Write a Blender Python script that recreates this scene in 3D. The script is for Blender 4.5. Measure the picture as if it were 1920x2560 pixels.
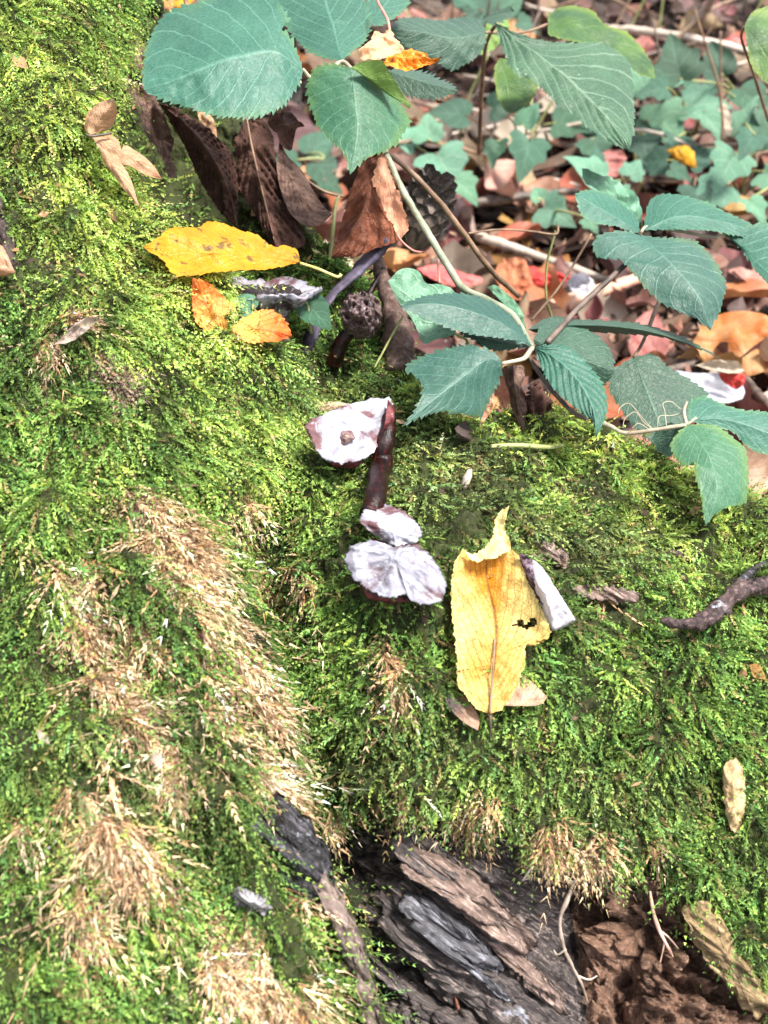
import bpy, math, random
import numpy as np
from mathutils import Vector, Matrix

for o in list(bpy.data.objects):
    bpy.data.objects.remove(o)
SC = bpy.context.scene
COL = SC.collection
rng = np.random.default_rng(11)
random.seed(11)

# ------------------------------------------------------------------ camera, sky, sun, exposure
PITCH = math.radians(38.0)
HALF = math.radians(24.0)
CAM = np.array([0.0, 0.0, 0.42])
cd = bpy.data.cameras.new('camera')
cam = bpy.data.objects.new('camera', cd)
COL.objects.link(cam)
cam.location = CAM
cam.rotation_euler = (math.pi / 2 - PITCH, 0, 0)
cd.sensor_fit = 'VERTICAL'
cd.sensor_height = 36.0
cd.lens = 18.0 / math.tan(HALF)
cd.clip_start = 0.01
cd.clip_end = 300.0
cd.dof.use_dof = True
cd.dof.focus_distance = 0.46
cd.dof.aperture_fstop = 15.0
SC.camera = cam

SUN_EL, SUN_AZ = math.radians(65), math.radians(118)      # azimuth from +Y towards +X: high light from the right, a little from behind the viewer
w = bpy.data.worlds.new('World')
SC.world = w
w.use_nodes = True
wn = w.node_tree
wn.nodes.clear()
sky = wn.nodes.new('ShaderNodeTexSky')
sky.sky_type = 'NISHITA'
sky.sun_disc = False
sky.sun_elevation = SUN_EL
sky.sun_rotation = SUN_AZ
sky.air_density = 1.0
sky.dust_density = 3.0
hs = wn.nodes.new('ShaderNodeHueSaturation')
hs.inputs['Saturation'].default_value = 0.32               # thin cloud: a paler sky
bg = wn.nodes.new('ShaderNodeBackground')
bg.inputs['Strength'].default_value = 0.056
wo = wn.nodes.new('ShaderNodeOutputWorld')
wn.links.new(sky.outputs[0], hs.inputs['Color'])
wn.links.new(hs.outputs[0], bg.inputs['Color'])
wn.links.new(bg.outputs[0], wo.inputs['Surface'])

sd = bpy.data.lights.new('sun', 'SUN')
sd.energy = 1.5
sd.angle = math.radians(12)
sd.color = (1.0, 0.95, 0.86)
sun = bpy.data.objects.new('sun', sd)
COL.objects.link(sun)
_to = Vector((math.sin(SUN_AZ) * math.cos(SUN_EL), math.cos(SUN_AZ) * math.cos(SUN_EL), math.sin(SUN_EL)))
sun.rotation_euler = _to.to_track_quat('Z', 'Y').to_euler()
sun.location = (0.5, 1.5, 3)

SC.view_settings.view_transform = 'Standard'
SC.view_settings.look = 'None'
SC.view_settings.exposure = 2.62
SC.view_settings.gamma = 1.0
SC.view_settings.use_curve_mapping = False
SC.render.engine = 'CYCLES'
SC.cycles.max_bounces = 6
SC.cycles.diffuse_bounces = 3
SC.cycles.transmission_bounces = 4

# ------------------------------------------------------------------ maths helpers
K = math.tan(HALF)
FWD = np.array([0, math.cos(PITCH), -math.sin(PITCH)])
UPV = np.array([0, math.sin(PITCH), math.cos(PITCH)])
RGT = np.array([1.0, 0, 0])
F = 1920 / 1659.0          # I measured most things on a 1659 px wide copy of the view


def P(px, py, d):
    """point of the place seen at (px, py) of a 1920x2560 view, d metres in front"""
    px, py, d = np.broadcast_arrays(np.asarray(px, float), np.asarray(py, float), np.asarray(d, float))
    a = (px - 960) / 1280 * K
    b = (1280 - py) / 1280 * K
    return CAM + d[..., None] * (FWD + a[..., None] * RGT + b[..., None] * UPV)


def PXM(d):
    return d * K / 1280   # metres of one pixel at depth d


def ground_depth(px, py, z=0.0):
    b = (1280 - py) / 1280 * K
    return (CAM[2] - z) / -(FWD[2] + b * UPV[2])


def hash3(i, j, k, seed):
    n = (i.astype(np.int64) * 374761393 + j.astype(np.int64) * 668265263 + k.astype(np.int64) * 2147483647 + seed * 1274126177) & 0xFFFFFFFF
    n = ((n ^ (n >> 13)) * 1274126177) & 0xFFFFFFFF
    n = n ^ (n >> 16)
    return (n & 0xFFFFFF) / float(0xFFFFFF)


def vnoise(p, seed=0):
    i = np.floor(p).astype(np.int64)
    f = p - i
    f = f * f * f * (f * (f * 6 - 15) + 10)
    r = 0
    for dx in (0, 1):
        wx = f[..., 0] if dx else 1 - f[..., 0]
        for dy in (0, 1):
            wy = f[..., 1] if dy else 1 - f[..., 1]
            for dz in (0, 1):
                wz = f[..., 2] if dz else 1 - f[..., 2]
                r = r + wx * wy * wz * hash3(i[..., 0] + dx, i[..., 1] + dy, i[..., 2] + dz, seed)
    return r * 2 - 1


def fbm(p, scale, octaves=4, seed=0, gain=0.5):
    a, s, r = 1.0, scale, 0
    for o in range(octaves):
        r = r + a * vnoise(p * s + 17.3 * o, seed + o)
        a *= gain
        s *= 2.03
    return r


def interp(x, pts):
    pts = sorted(pts)
    return np.interp(x, [p[0] for p in pts], [p[1] for p in pts])


def smooth_curve(pts, n):
    """Catmull-Rom through points, n samples equally spaced along it"""
    pts = np.asarray(pts, float)
    if len(pts) == 2:
        return pts[0] + (pts[1] - pts[0]) * np.linspace(0, 1, n)[:, None]
    q = np.vstack([2 * pts[0] - pts[1], pts, 2 * pts[-1] - pts[-2]])
    out = []
    for i in range(len(pts) - 1):
        t = np.linspace(0, 1, 16, endpoint=False)[:, None]
        a, b, c, d = q[i], q[i + 1], q[i + 2], q[i + 3]
        out.append(0.5 * (2 * b + (c - a) * t + (2 * a - 5 * b + 4 * c - d) * t ** 2 + (3 * b - a - 3 * c + d) * t ** 3))
    out.append(pts[-1:])
    c = np.vstack(out)
    L = np.r_[0, np.cumsum(np.linalg.norm(np.diff(c[:, :2], axis=0), axis=1))]
    s = np.linspace(0, L[-1], n)
    return np.stack([np.interp(s, L, c[:, k]) for k in range(c.shape[1])], 1)


# ------------------------------------------------------------------ object helpers
def tag(o, label=None, cat=None, group=None, kind=None):
    if label: o['label'] = label
    if cat: o['category'] = cat
    if group: o['group'] = group
    if kind: o['kind'] = kind
    return o


def empty(name, loc):
    o = bpy.data.objects.new(name, None)
    o.empty_display_size = 0.01
    COL.objects.link(o)
    o.location = Vector(loc)
    return o


def thing(name, label, cat, loc, group=None):
    return tag(empty(name, loc), label, cat, group)


def link_mesh(name, me, mat, parent=None, smooth=True):
    if mat is not None:
        me.materials.append(mat)
    o = bpy.data.objects.new(name, me)
    COL.objects.link(o)
    if parent is not None:
        o.parent = parent
        o.matrix_parent_inverse = Matrix.Translation(-parent.location)
    if smooth:
        me.polygons.foreach_set('use_smooth', np.ones(len(me.polygons), bool))
    return o


def mesh_from(name, verts, faces, uv=None):
    me = bpy.data.meshes.new(name)
    me.from_pydata([tuple(v) for v in verts], [], [tuple(f) for f in faces])
    me.update()
    if uv is not None:
        l = me.uv_layers.new(name='UVMap')
        idx = np.zeros(len(me.loops), np.int32)
        me.loops.foreach_get('vertex_index', idx)
        l.data.foreach_set('uv', np.asarray(uv, np.float32)[idx].ravel())
    return me


def fast_mesh(name, verts, tris, cols=None):
    """big triangle mesh straight from arrays, with an optional point colour"""
    me = bpy.data.meshes.new(name)
    nv, nt = len(verts), len(tris)
    me.vertices.add(nv)
    me.vertices.foreach_set('co', np.ascontiguousarray(verts, np.float32).ravel())
    me.loops.add(nt * 3)
    me.loops.foreach_set('vertex_index', np.ascontiguousarray(tris, np.int32).ravel())
    me.polygons.add(nt)
    me.polygons.foreach_set('loop_start', np.arange(0, nt * 3, 3, dtype=np.int32))
    me.update(calc_edges=True)
    if cols is not None:
        at = me.color_attributes.new('Col', 'FLOAT_COLOR', 'POINT')
        c4 = np.ones((nv, 4), np.float32)
        c4[:, :3] = cols
        at.data.foreach_set('color', c4.ravel())
    return me


def grid_faces(ny, nx, wrap=False):
    i, j = np.meshgrid(np.arange(ny - 1), np.arange(nx if wrap else nx - 1), indexing='ij')
    j2 = (j + 1) % nx
    return np.stack([i * nx + j, i * nx + j2, (i + 1) * nx + j2, (i + 1) * nx + j], -1).reshape(-1, 4)


# ------------------------------------------------------------------ materials
class NT:
    def __init__(self, name):
        self.m = bpy.data.materials.new(name)
        self.m.use_nodes = True
        self.t = self.m.node_tree
        self.t.nodes.clear()
        self.out = self.t.nodes.new('ShaderNodeOutputMaterial')

    def n(self, typ, **kw):
        nd = self.t.nodes.new('ShaderNode' + typ)
        for k, v in kw.items():
            setattr(nd, k, v)
        return nd

    def set(self, sock, v):
        if v is None:
            return
        if isinstance(v, bpy.types.NodeSocket):
            self.t.links.new(v, sock)
        else:
            if isinstance(v, (tuple, list)) and len(v) == 3 and sock.type == 'RGBA':
                v = (*v, 1)
            sock.default_value = v

    def math(self, op, a, b=None, c=None, clamp=False):
        nd = self.n('Math', operation=op, use_clamp=clamp)
        self.set(nd.inputs[0], a)
        if b is not None: self.set(nd.inputs[1], b)
        if c is not None: self.set(nd.inputs[2], c)
        return nd.outputs[0]

    def remap(self, v, a, b, c=0.0, d=1.0, smooth=True):
        nd = self.n('MapRange', interpolation_type='SMOOTHSTEP' if smooth else 'LINEAR')
        for i, x in enumerate((v, a, b, c, d)):
            self.set(nd.inputs[i], x)
        return nd.outputs[0]

    def mix(self, f, a, b, blend='MIX'):
        nd = self.n('Mix', data_type='RGBA', blend_type=blend)
        self.set(nd.inputs[0], f)
        self.set(nd.inputs[6], a)
        self.set(nd.inputs[7], b)
        return nd.outputs[2]

    def noise(self, vec, scale, detail=4, rough=0.55, dist=0.0):
        nd = self.n('TexNoise')
        self.set(nd.inputs['Vector'], vec)
        nd.inputs['Scale'].default_value = scale
        nd.inputs['Detail'].default_value = detail
        nd.inputs['Roughness'].default_value = rough
        nd.inputs['Distortion'].default_value = dist
        return nd.outputs[0]

    def coord(self, which='Object'):
        return self.n('TexCoord').outputs[which]

    def mapping(self, vec, scale=(1, 1, 1), rot=(0, 0, 0)):
        nd = self.n('Mapping')
        self.set(nd.inputs[0], vec)
        nd.inputs['Rotation'].default_value = rot
        nd.inputs['Scale'].default_value = scale
        return nd.outputs[0]

    def bump(self, h, strength=0.5, dist=0.001):
        nd = self.n('Bump')
        nd.inputs['Strength'].default_value = strength
        nd.inputs['Distance'].default_value = dist
        self.set(nd.inputs['Height'], h)
        return nd.outputs[0]

    def finish(self, color, rough=0.6, normal=None, transl=0.0, tcol=None, spec=0.5, sheen=0.0, coat=0.0):
        b = self.n('BsdfPrincipled')
        self.set(b.inputs['Base Color'], color)
        self.set(b.inputs['Roughness'], rough)
        b.inputs['Specular IOR Level'].default_value = spec
        b.inputs['Sheen Weight'].default_value = sheen
        b.inputs['Coat Weight'].default_value = coat
        if normal is not None: self.set(b.inputs['Normal'], normal)
        s = b.outputs[0]
        if transl:
            tr = self.n('BsdfTranslucent')
            self.set(tr.inputs[0], tcol if tcol is not None else color)
            if normal is not None: self.set(tr.inputs['Normal'], normal)
            mx = self.n('MixShader')
            mx.inputs[0].default_value = transl
            self.t.links.new(s, mx.inputs[1])
            self.t.links.new(tr.outputs[0], mx.inputs[2])
            s = mx.outputs[0]
        self.t.links.new(s, self.out.inputs['Surface'])
        return self.m


def leaf_mat(name, c1, c2, vein=(0.3, 0.4, 0.3), veins=9, slant=0.55, vein_f=0.45, vein_w=0.10, spots=None, spot_t=0.62,
             spot_scale=260, edge=None, edge_at=0.8, rough=0.5, transl=0.25, spec=0.5, bump=0.5, nscale=55, speck=0.25, fine=900,
             objvar=0.0, sheen=0.0, base=None, tip_shade=None, coat=0.0):
    t = NT(name)
    uv = t.n('TexCoord').outputs['UV']
    sep = t.n('SeparateXYZ')
    t.set(sep.inputs[0], uv)
    u, v = sep.outputs[0], sep.outputs[1]
    oc = t.coord('Object')
    wob = t.noise(oc, 120, 2)
    s = t.math('ABSOLUTE', t.math('MULTIPLY_ADD', u, 2.0, -1.0))
    side = t.math('GREATER_THAN', u, 0.5)
    q = t.math('MULTIPLY', v, float(veins))
    q = t.math('SUBTRACT', q, t.math('MULTIPLY', s, slant * veins * 0.35))
    q = t.math('ADD', q, t.math('MULTIPLY', side, 0.43))
    q = t.math('ADD', q, t.math('MULTIPLY', wob, 0.35))
    fr = t.math('ABSOLUTE', t.math('SUBTRACT', t.math('FRACT', q), 0.5))
    sidev = t.remap(fr, 0.0, vein_w, 1.0, 0.0)
    mid = t.remap(s, 0.0, 0.055, 1.0, 0.0)
    vn = t.math('MAXIMUM', sidev, mid)
    vo = t.n('TexVoronoi', feature='DISTANCE_TO_EDGE')
    t.set(vo.inputs['Vector'], oc)
    vo.inputs['Scale'].default_value = 420
    net = t.remap(vo.outputs['Distance'], 0.0, 0.09, 1.0, 0.0)
    n1 = t.noise(oc, nscale, 5, 0.6)
    f1 = t.remap(n1, 0.32, 0.68)
    c = t.mix(f1, c1, c2)
    if objvar:
        oi = t.n('ObjectInfo').outputs['Random']
        hv = t.n('HueSaturation')
        t.set(hv.inputs['Color'], c)
        t.set(hv.inputs['Hue'], t.remap(oi, 0, 1, 0.5 - 0.05 * objvar, 0.5 + 0.035 * objvar, False))
        t.set(hv.inputs['Value'], t.remap(t.math('FRACT', t.math('MULTIPLY', oi, 7.31)), 0, 1, 1 - 0.45 * objvar, 1 + 0.5 * objvar, False))
        c = hv.outputs[0]
    if edge is not None:
        e = t.math('ADD', s, t.math('MULTIPLY', t.math('SUBTRACT', n1, 0.5), 0.9))
        c = t.mix(t.remap(e, edge_at - 0.25, edge_at + 0.2), c, edge)
    if base is not None:
        e = t.math('ADD', v, t.math('MULTIPLY', t.math('SUBTRACT', n1, 0.5), 0.8))
        c = t.mix(t.remap(e, 0.25, 0.75, 1.0, 0.0), c, base)
    if tip_shade is not None:
        e = t.math('ADD', v, t.math('MULTIPLY', t.math('SUBTRACT', n1, 0.5), 0.7))
        e = t.math('SUBTRACT', e, t.math('MULTIPLY', s, 0.35))
        c = t.mix(t.remap(e, 0.45, 0.8), c, tip_shade)
    big = t.noise(oc, 14, 2)
    c = t.mix(t.remap(big, 0.3, 0.7, 0.45, 0.0), c, t.mix(1.0, c, (0.62, 0.60, 0.55), 'MULTIPLY'))
    vf = t.math('MULTIPLY', vn, vein_f)
    c = t.mix(vf, c, vein)
    c = t.mix(t.math('MULTIPLY', net, vein_f * 0.35), c, vein)
    fn = t.noise(oc, fine, 3, 0.7)
    c = t.mix(t.math('MULTIPLY', t.remap(fn, 0.35, 0.7), speck), c, t.mix(1.0, c, (0.45, 0.45, 0.45), 'MULTIPLY'))
    if spots is not None:
        sn = t.noise(oc, spot_scale, 3, 0.6)
        c = t.mix(t.remap(sn, spot_t, spot_t + 0.07), c, spots)
    h = t.math('ADD', t.math('MULTIPLY', vn, -0.6), t.math('ADD', t.math('MULTIPLY', net, -0.25), t.math('ADD', t.math('MULTIPLY', fn, 0.5), t.math('MULTIPLY', t.noise(oc, 300, 3), 0.8))))
    nrm = t.bump(h, bump, 0.0009)
    rg = t.math('MULTIPLY_ADD', fn, 0.25, rough - 0.12)
    return t.finish(c, rg, nrm, transl, spec=spec, sheen=sheen)


def moss_mat(name, transl=0.35, rough=0.6):
    t = NT(name)
    a = t.n('Attribute', attribute_name='Col')
    return t.finish(a.outputs['Color'], rough, None, transl, spec=0.25)


GRAIN = RGT * 0.80 - UPV * 0.56 - FWD * 0.2            # the way the rotten wood splits: down to the right
GRAIN = GRAIN / np.linalg.norm(GRAIN)
_gq = Vector(GRAIN).rotation_difference(Vector((1, 0, 0)))
GRAIN_EULER = tuple(_gq.to_euler())
GRAIN_M = np.array(_gq.to_matrix())


def rock_mat(name, cols, scale=30, stretch=(1, 1, 1), rot=(0, 0, 0), bump=0.8, bdist=0.003, rough=0.85, fine=500, white=None, white_t=0.6, white_scale=40, spec=0.3, grain=None):
    """wood, bark and soil: three colours by a stretched noise, fine grain, optional pale stains"""
    t = NT(name)
    oc = t.mapping(t.coord('Object'), stretch, rot)
    if grain is not None:
        oc = t.mapping(t.mapping(t.coord('Object'), rot=GRAIN_EULER), (grain, 1, 1))
    n1 = t.noise(oc, scale, 7, 0.62, 0.4)
    n2 = t.noise(oc, scale * 4.3, 6, 0.65)
    n3 = t.noise(t.coord('Object'), fine, 4, 0.7)
    c = t.mix(t.remap(n1, 0.30, 0.58), cols[0], cols[1])
    c = t.mix(t.remap(n2, 0.48, 0.72), c, cols[2])
    c = t.mix(t.remap(n3, 0.3, 0.7, 0.55, 0.0), c, t.mix(1.0, c, (0.25, 0.24, 0.24), 'MULTIPLY'))
    if white is not None:
        wn_ = t.noise(t.coord('Object'), white_scale, 6, 0.7)
        c = t.mix(t.remap(wn_, white_t, white_t + 0.1), c, white)
    h = t.math('ADD', n1, t.math('ADD', t.math('MULTIPLY', n2, 0.5), t.math('MULTIPLY', n3, 0.22)))
    return t.finish(c, rough, t.bump(h, bump, bdist), spec=spec)


def stem_mat(name, c1, c2, scale=120, rough=0.55):
    t = NT(name)
    oc = t.coord('Object')
    n1 = t.noise(oc, scale, 5, 0.6)
    n2 = t.noise(oc, scale * 9, 3)
    c = t.mix(t.remap(n1, 0.35, 0.65), c1, c2)
    return t.finish(c, rough, t.bump(t.math('ADD', n1, t.math('MULTIPLY', n2, 0.4)), 0.5, 0.0008))


GREEN = leaf_mat('bramble_green', (0.026, 0.112, 0.077), (0.050, 0.160, 0.112), (0.15, 0.33, 0.25), 9, 0.9, 0.38, 0.07, rough=0.5, transl=0.16, nscale=24, speck=0.5, fine=1000,
                 spots=(0.40, 0.48, 0.42), spot_t=0.77, spot_scale=800, sheen=0.05, spec=0.42, bump=0.28, edge=(0.085, 0.20, 0.085), edge_at=1.05)
GREENB = leaf_mat('bramble_green_mid', (0.026, 0.108, 0.060), (0.055, 0.165, 0.085), (0.16, 0.31, 0.2), 10, 0.9, 0.38, 0.07, rough=0.5, transl=0.2, nscale=28, speck=0.5, fine=1000,
                 spots=(0.36, 0.44, 0.36), spot_t=0.77, spot_scale=800, sheen=0.05, spec=0.42, bump=0.28, edge=(0.11, 0.21, 0.06), edge_at=1.0)
GREENC = leaf_mat('bramble_green_dusky', (0.022, 0.085, 0.066), (0.045, 0.130, 0.098), (0.13, 0.26, 0.21), 9, 0.9, 0.36, 0.07, rough=0.48, transl=0.14, nscale=30, speck=0.5, fine=1000,
                 spots=(0.36, 0.40, 0.38), spot_t=0.77, spot_scale=800, sheen=0.05, spec=0.45, bump=0.28, edge=(0.10, 0.17, 0.07), edge_at=1.1)
GREEN2 = leaf_mat('bramble_green_grey', (0.017, 0.062, 0.038), (0.034, 0.098, 0.058), (0.15, 0.26, 0.19), 9, 0.9, 0.45, 0.08, rough=0.5, transl=0.14, nscale=30, speck=0.55, fine=1000,
                  spots=(0.3, 0.38, 0.32), spot_t=0.78, spot_scale=800, sheen=0.1)
GREENS = leaf_mat('bramble_serrated', (0.026, 0.088, 0.044), (0.05, 0.135, 0.068), (0.22, 0.34, 0.23), 9, 0.9, 0.55, 0.09, rough=0.5, transl=0.18, nscale=26, speck=0.55, fine=900,
                  spots=(0.40, 0.46, 0.40), spot_t=0.70, spot_scale=300, sheen=0.1)
GREEN3 = leaf_mat('bramble_green_fresh', (0.045, 0.12, 0.045), (0.10, 0.21, 0.05), (0.2, 0.32, 0.14), 8, 0.9, 0.3, 0.09, rough=0.5, transl=0.3, edge=(0.20, 0.29, 0.045), edge_at=0.95, speck=0.4)
LIME = leaf_mat('lime_fold', (0.15, 0.27, 0.05), (0.20, 0.33, 0.08), (0.3, 0.4, 0.15), 9, 0.7, 0.25, rough=0.55, transl=0.3)
IVY = leaf_mat('ivy_green', (0.036, 0.115, 0.072), (0.061, 0.166, 0.104), (0.202, 0.324, 0.238), 4, 1.4, 0.5, 0.08, rough=0.5, transl=0.18, nscale=40, objvar=0.55)
IVYP = leaf_mat('ivy_pale', (0.10, 0.26, 0.16), (0.16, 0.35, 0.23), (0.36, 0.52, 0.38), 4, 1.4, 0.5, 0.08, rough=0.4, transl=0.2, nscale=40, objvar=0.4)
BROWN = leaf_mat('brown_dead', (0.055, 0.023, 0.017), (0.135, 0.062, 0.045), (0.26, 0.14, 0.105), 11, 0.9, 0.65, 0.08, rough=0.7, transl=0.1, bump=0.9, nscale=70, speck=0.55, spec=0.3)
BROWNM = leaf_mat('brown_mottled', (0.07, 0.034, 0.028), (0.26, 0.16, 0.125), (0.16, 0.09, 0.07), 8, 0.9, 0.2, 0.1, rough=0.75, transl=0.1, bump=0.9, nscale=190, speck=0.5, spec=0.3)
TAN = leaf_mat('tan_dead', (0.42, 0.21, 0.11), (0.58, 0.36, 0.22), (0.30, 0.15, 0.08), 7, 0.9, 0.3, rough=0.6, transl=0.2, spots=(0.28, 0.12, 0.05), spot_t=0.66, nscale=60, bump=0.6)
YEL = leaf_mat('yellow_spotted', (0.56, 0.235, 0.005), (0.66, 0.35, 0.010), (0.68, 0.40, 0.04), 10, 0.9, 0.2, 0.08, rough=0.5, transl=0.28, spots=(0.16, 0.085, 0.012), spot_t=0.59, spot_scale=150, nscale=50, bump=0.5)
YEL2 = leaf_mat('yellow_ochre', (0.62, 0.36, 0.07), (0.72, 0.54, 0.20), (0.20, 0.075, 0.01), 10, 1.5, 0.85, 0.05, rough=0.5, transl=0.25, edge=(0.78, 0.58, 0.19), edge_at=0.85, tip_shade=(0.62, 0.25, 0.012), spots=(0.22, 0.09, 0.02), spot_t=0.68, spot_scale=110, nscale=45, bump=0.6)  # orange towards the tip paints in the shade under the curl
PALEY = leaf_mat('pale_yellow_curl', (0.86, 0.66, 0.24), (0.90, 0.74, 0.36), (0.7, 0.42, 0.1), 8, 0.9, 0.25, rough=0.55, transl=0.25)
ORA = leaf_mat('orange_leaf', (0.72, 0.12, 0.02), (0.80, 0.26, 0.05), (0.36, 0.06, 0.015), 9, 1.1, 0.5, 0.09, rough=0.55, transl=0.25, nscale=70, base=(0.78, 0.40, 0.09))
ORAP = leaf_mat('orange_pink', (0.80, 0.40, 0.22), (0.85, 0.58, 0.33), (0.7, 0.25, 0.2), 8, 0.9, 0.3, rough=0.55, transl=0.3, spots=(0.62, 0.16, 0.04), spot_t=0.62, spot_scale=120)
RUST = leaf_mat('rust_leaf', (0.13, 0.035, 0.016), (0.27, 0.075, 0.025), (0.10, 0.035, 0.02), 9, 0.9, 0.5, 0.09, rough=0.55, transl=0.25, bump=0.8, nscale=45)
PEACH = leaf_mat('peach_edge', (0.62, 0.27, 0.16), (0.72, 0.40, 0.27), (0.5, 0.2, 0.12), 8, 0.9, 0.3, rough=0.6, transl=0.25)
LITTER = [
    leaf_mat('litter_peach', (0.302, 0.162, 0.104), (0.432, 0.288, 0.202), (0.288, 0.144, 0.086), 8, 0.9, 0.35, rough=0.55, transl=0.15, objvar=1.0),
    leaf_mat('litter_brown', (0.144, 0.076, 0.050), (0.230, 0.137, 0.094), (0.101, 0.050, 0.036), 8, 0.9, 0.35, rough=0.6, transl=0.12, objvar=1.0),
    leaf_mat('litter_dark', (0.061, 0.035, 0.029), (0.108, 0.065, 0.052), (0.144, 0.094, 0.072), 8, 0.9, 0.3, rough=0.6, transl=0.1, objvar=1.0),
    leaf_mat('litter_rose', (0.216, 0.072, 0.054), (0.317, 0.144, 0.108), (0.216, 0.072, 0.050), 8, 0.9, 0.3, rough=0.5, transl=0.15, objvar=0.8),
    leaf_mat('litter_orange', (0.374, 0.144, 0.040), (0.461, 0.245, 0.094), (0.324, 0.115, 0.029), 8, 0.9, 0.3, rough=0.5, transl=0.2, objvar=0.8),
    leaf_mat('litter_pale', (0.432, 0.338, 0.259), (0.518, 0.432, 0.360), (0.324, 0.238, 0.180), 8, 0.9, 0.25, rough=0.5, transl=0.15, objvar=0.7)]
REDL = leaf_mat('red_leaf', (0.52, 0.03, 0.025), (0.62, 0.08, 0.06), (0.4, 0.03, 0.03), 8, 0.9, 0.25, rough=0.5, transl=0.2)
PINKL = leaf_mat('pink_leaf', (0.62, 0.10, 0.11), (0.70, 0.22, 0.19), (0.5, 0.1, 0.1), 8, 0.9, 0.25, rough=0.45, transl=0.2)
LAVL = leaf_mat('lavender_leaf', (0.50, 0.50, 0.60), (0.66, 0.66, 0.74), (0.25, 0.24, 0.3), 6, 0.9, 0.3, rough=0.45, transl=0.2)
CANE = stem_mat('cane_green', (0.15, 0.17, 0.11), (0.27, 0.29, 0.21))
CANEB = stem_mat('cane_brown', (0.13, 0.075, 0.045), (0.26, 0.17, 0.11))
PET = stem_mat('petiole', (0.28, 0.22, 0.16), (0.38, 0.36, 0.26))
PINKS = stem_mat('pink_stem', (0.45, 0.16, 0.13), (0.5, 0.26, 0.2))
TWIGD = stem_mat('twig_dark', (0.05, 0.035, 0.028), (0.14, 0.10, 0.08))
TWIGP = stem_mat('twig_pale', (0.36, 0.29, 0.23), (0.5, 0.42, 0.36))
TWIGG = stem_mat('twig_green', (0.22, 0.25, 0.08), (0.36, 0.36, 0.16))
TWIGY = stem_mat('yellow_stem', (0.5, 0.42, 0.10), (0.62, 0.52, 0.2))
CHAR = rock_mat('charred_wood', ((0.005, 0.005, 0.006), (0.024, 0.023, 0.026), (0.16, 0.15, 0.175)), 160, bump=1.0, bdist=0.002, rough=0.5, white=(0.40, 0.41, 0.48), white_t=0.60, white_scale=75, grain=0.22)

# ------------------------------------------------------------------ the mossy tree base: two big roots, a hollow, wood and soil
def tps(pts, smooth=1e-4):
    pts = np.asarray(pts, float)
    X = pts[:, :2] / 1000.0
    n = len(X)
    r = np.linalg.norm(X[:, None] - X[None], axis=-1)
    Km = np.where(r > 0, r * r * np.log(np.maximum(r, 1e-9)), 0) + smooth * np.eye(n)
    Pm = np.c_[np.ones(n), X]
    A = np.zeros((n + 3, n + 3))
    A[:n, :n] = Km
    A[:n, n:] = Pm
    A[n:, :n] = Pm.T
    sol = np.linalg.solve(A, np.r_[pts[:, 2], 0, 0, 0])

    def f(px, py):
        px, py = np.broadcast_arrays(np.asarray(px, float), np.asarray(py, float))
        q = np.stack([px.ravel(), py.ravel()], 1) / 1000.0
        out = np.empty(len(q))
        for k in range(0, len(q), 20000):
            d = np.linalg.norm(q[k:k + 20000, None] - X[None], axis=-1)
            out[k:k + 20000] = np.where(d > 0, d * d * np.log(np.maximum(d, 1e-9)), 0) @ sol[:n] + sol[n] + q[k:k + 20000] @ sol[n + 1:]
        return out.reshape(px.shape)
    return f


depth_left = tps([
    (-300, -300, .54), (0, -300, .535), (300, -300, .56), (0, 0, .49), (200, 0, .505), (330, 0, .54), (0, 300, .455), (200, 300, .468), (300, 400, .485),
    (-300, 640, .43), (0, 640, .428), (250, 640, .438), (480, 650, .462), (0, 900, .412), (400, 900, .432), (680, 900, .462), (-300, 1280, .395), (0, 1280, .392),
    (300, 1280, .395), (600, 1260, .43), (700, 1050, .455), (0, 1600, .375), (300, 1600, .378), (480, 1550, .385), (610, 1560, .408), (0, 2000, .352), (300, 2000, .356),
    (550, 1950, .365), (700, 2000, .388), (-300, 2560, .325), (0, 2560, .33), (400, 2560, .337), (700, 2500, .35), (930, 2560, .37), (850, 2300, .375), (0, 2900, .30), (900, 2900, .35)])
depth_mound = tps([
    (200, 0, .60), (420, 60, .62), (350, 450, .61), (550, 350, .62), (600, 560, .58), (450, 650, .53), (720, 500, .555), (750, 800, .51), (900, 800, .522), (900, 960, .50),
    (550, 850, .485), (600, 1100, .462), (780, 1150, .463), (1000, 1080, .475), (1300, 1080, .485), (1500, 1120, .487), (1700, 1230, .482), (1920, 1300, .478), (2300, 1420, .48),
    (500, 1400, .465), (680, 1450, .457), (850, 1400, .425), (1100, 1350, .43), (1400, 1300, .445), (1900, 1500, .452), (600, 1800, .46), (720, 1750, .445), (900, 1700, .405), (1200, 1650, .407),
    (1500, 1650, .417), (1900, 1750, .43), (2300, 1800, .44), (650, 2150, .44), (800, 2080, .42), (1000, 2000, .402), (1250, 2050, .400), (1500, 2050, .406), (1800, 2050, .416), (1920, 2400, .405), (2300, 2400, .42)])
depth_hollow = tps([(500, 1950, .445), (800, 2000, .458), (1100, 2000, .428), (1500, 2050, .430), (2000, 2050, .44), (800, 2200, .470), (1000, 2250, .424), (1250, 2300, .422), (1420, 2280, .440), (1600, 2300, .420),
                    (1900, 2350, .425), (700, 2560, .46), (870, 2400, .452), (1000, 2560, .418), (1250, 2500, .412), (1600, 2560, .410), (2000, 2560, .412), (1000, 2900, .39), (2000, 2900, .39), (2300, 2300, .44)])


def mound_crest(px):
    return interp(px, [(-100, -300), (250, -260), (420, 60), (600, 330), (720, 520), (830, 640), (950, 830), (1030, 985), (1100, 1055), (1200, 1080), (1330, 1060), (1450, 1090), (1540, 1120), (1620, 1160), (1720, 1235), (1920, 1290), (2350, 1430)])


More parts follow.
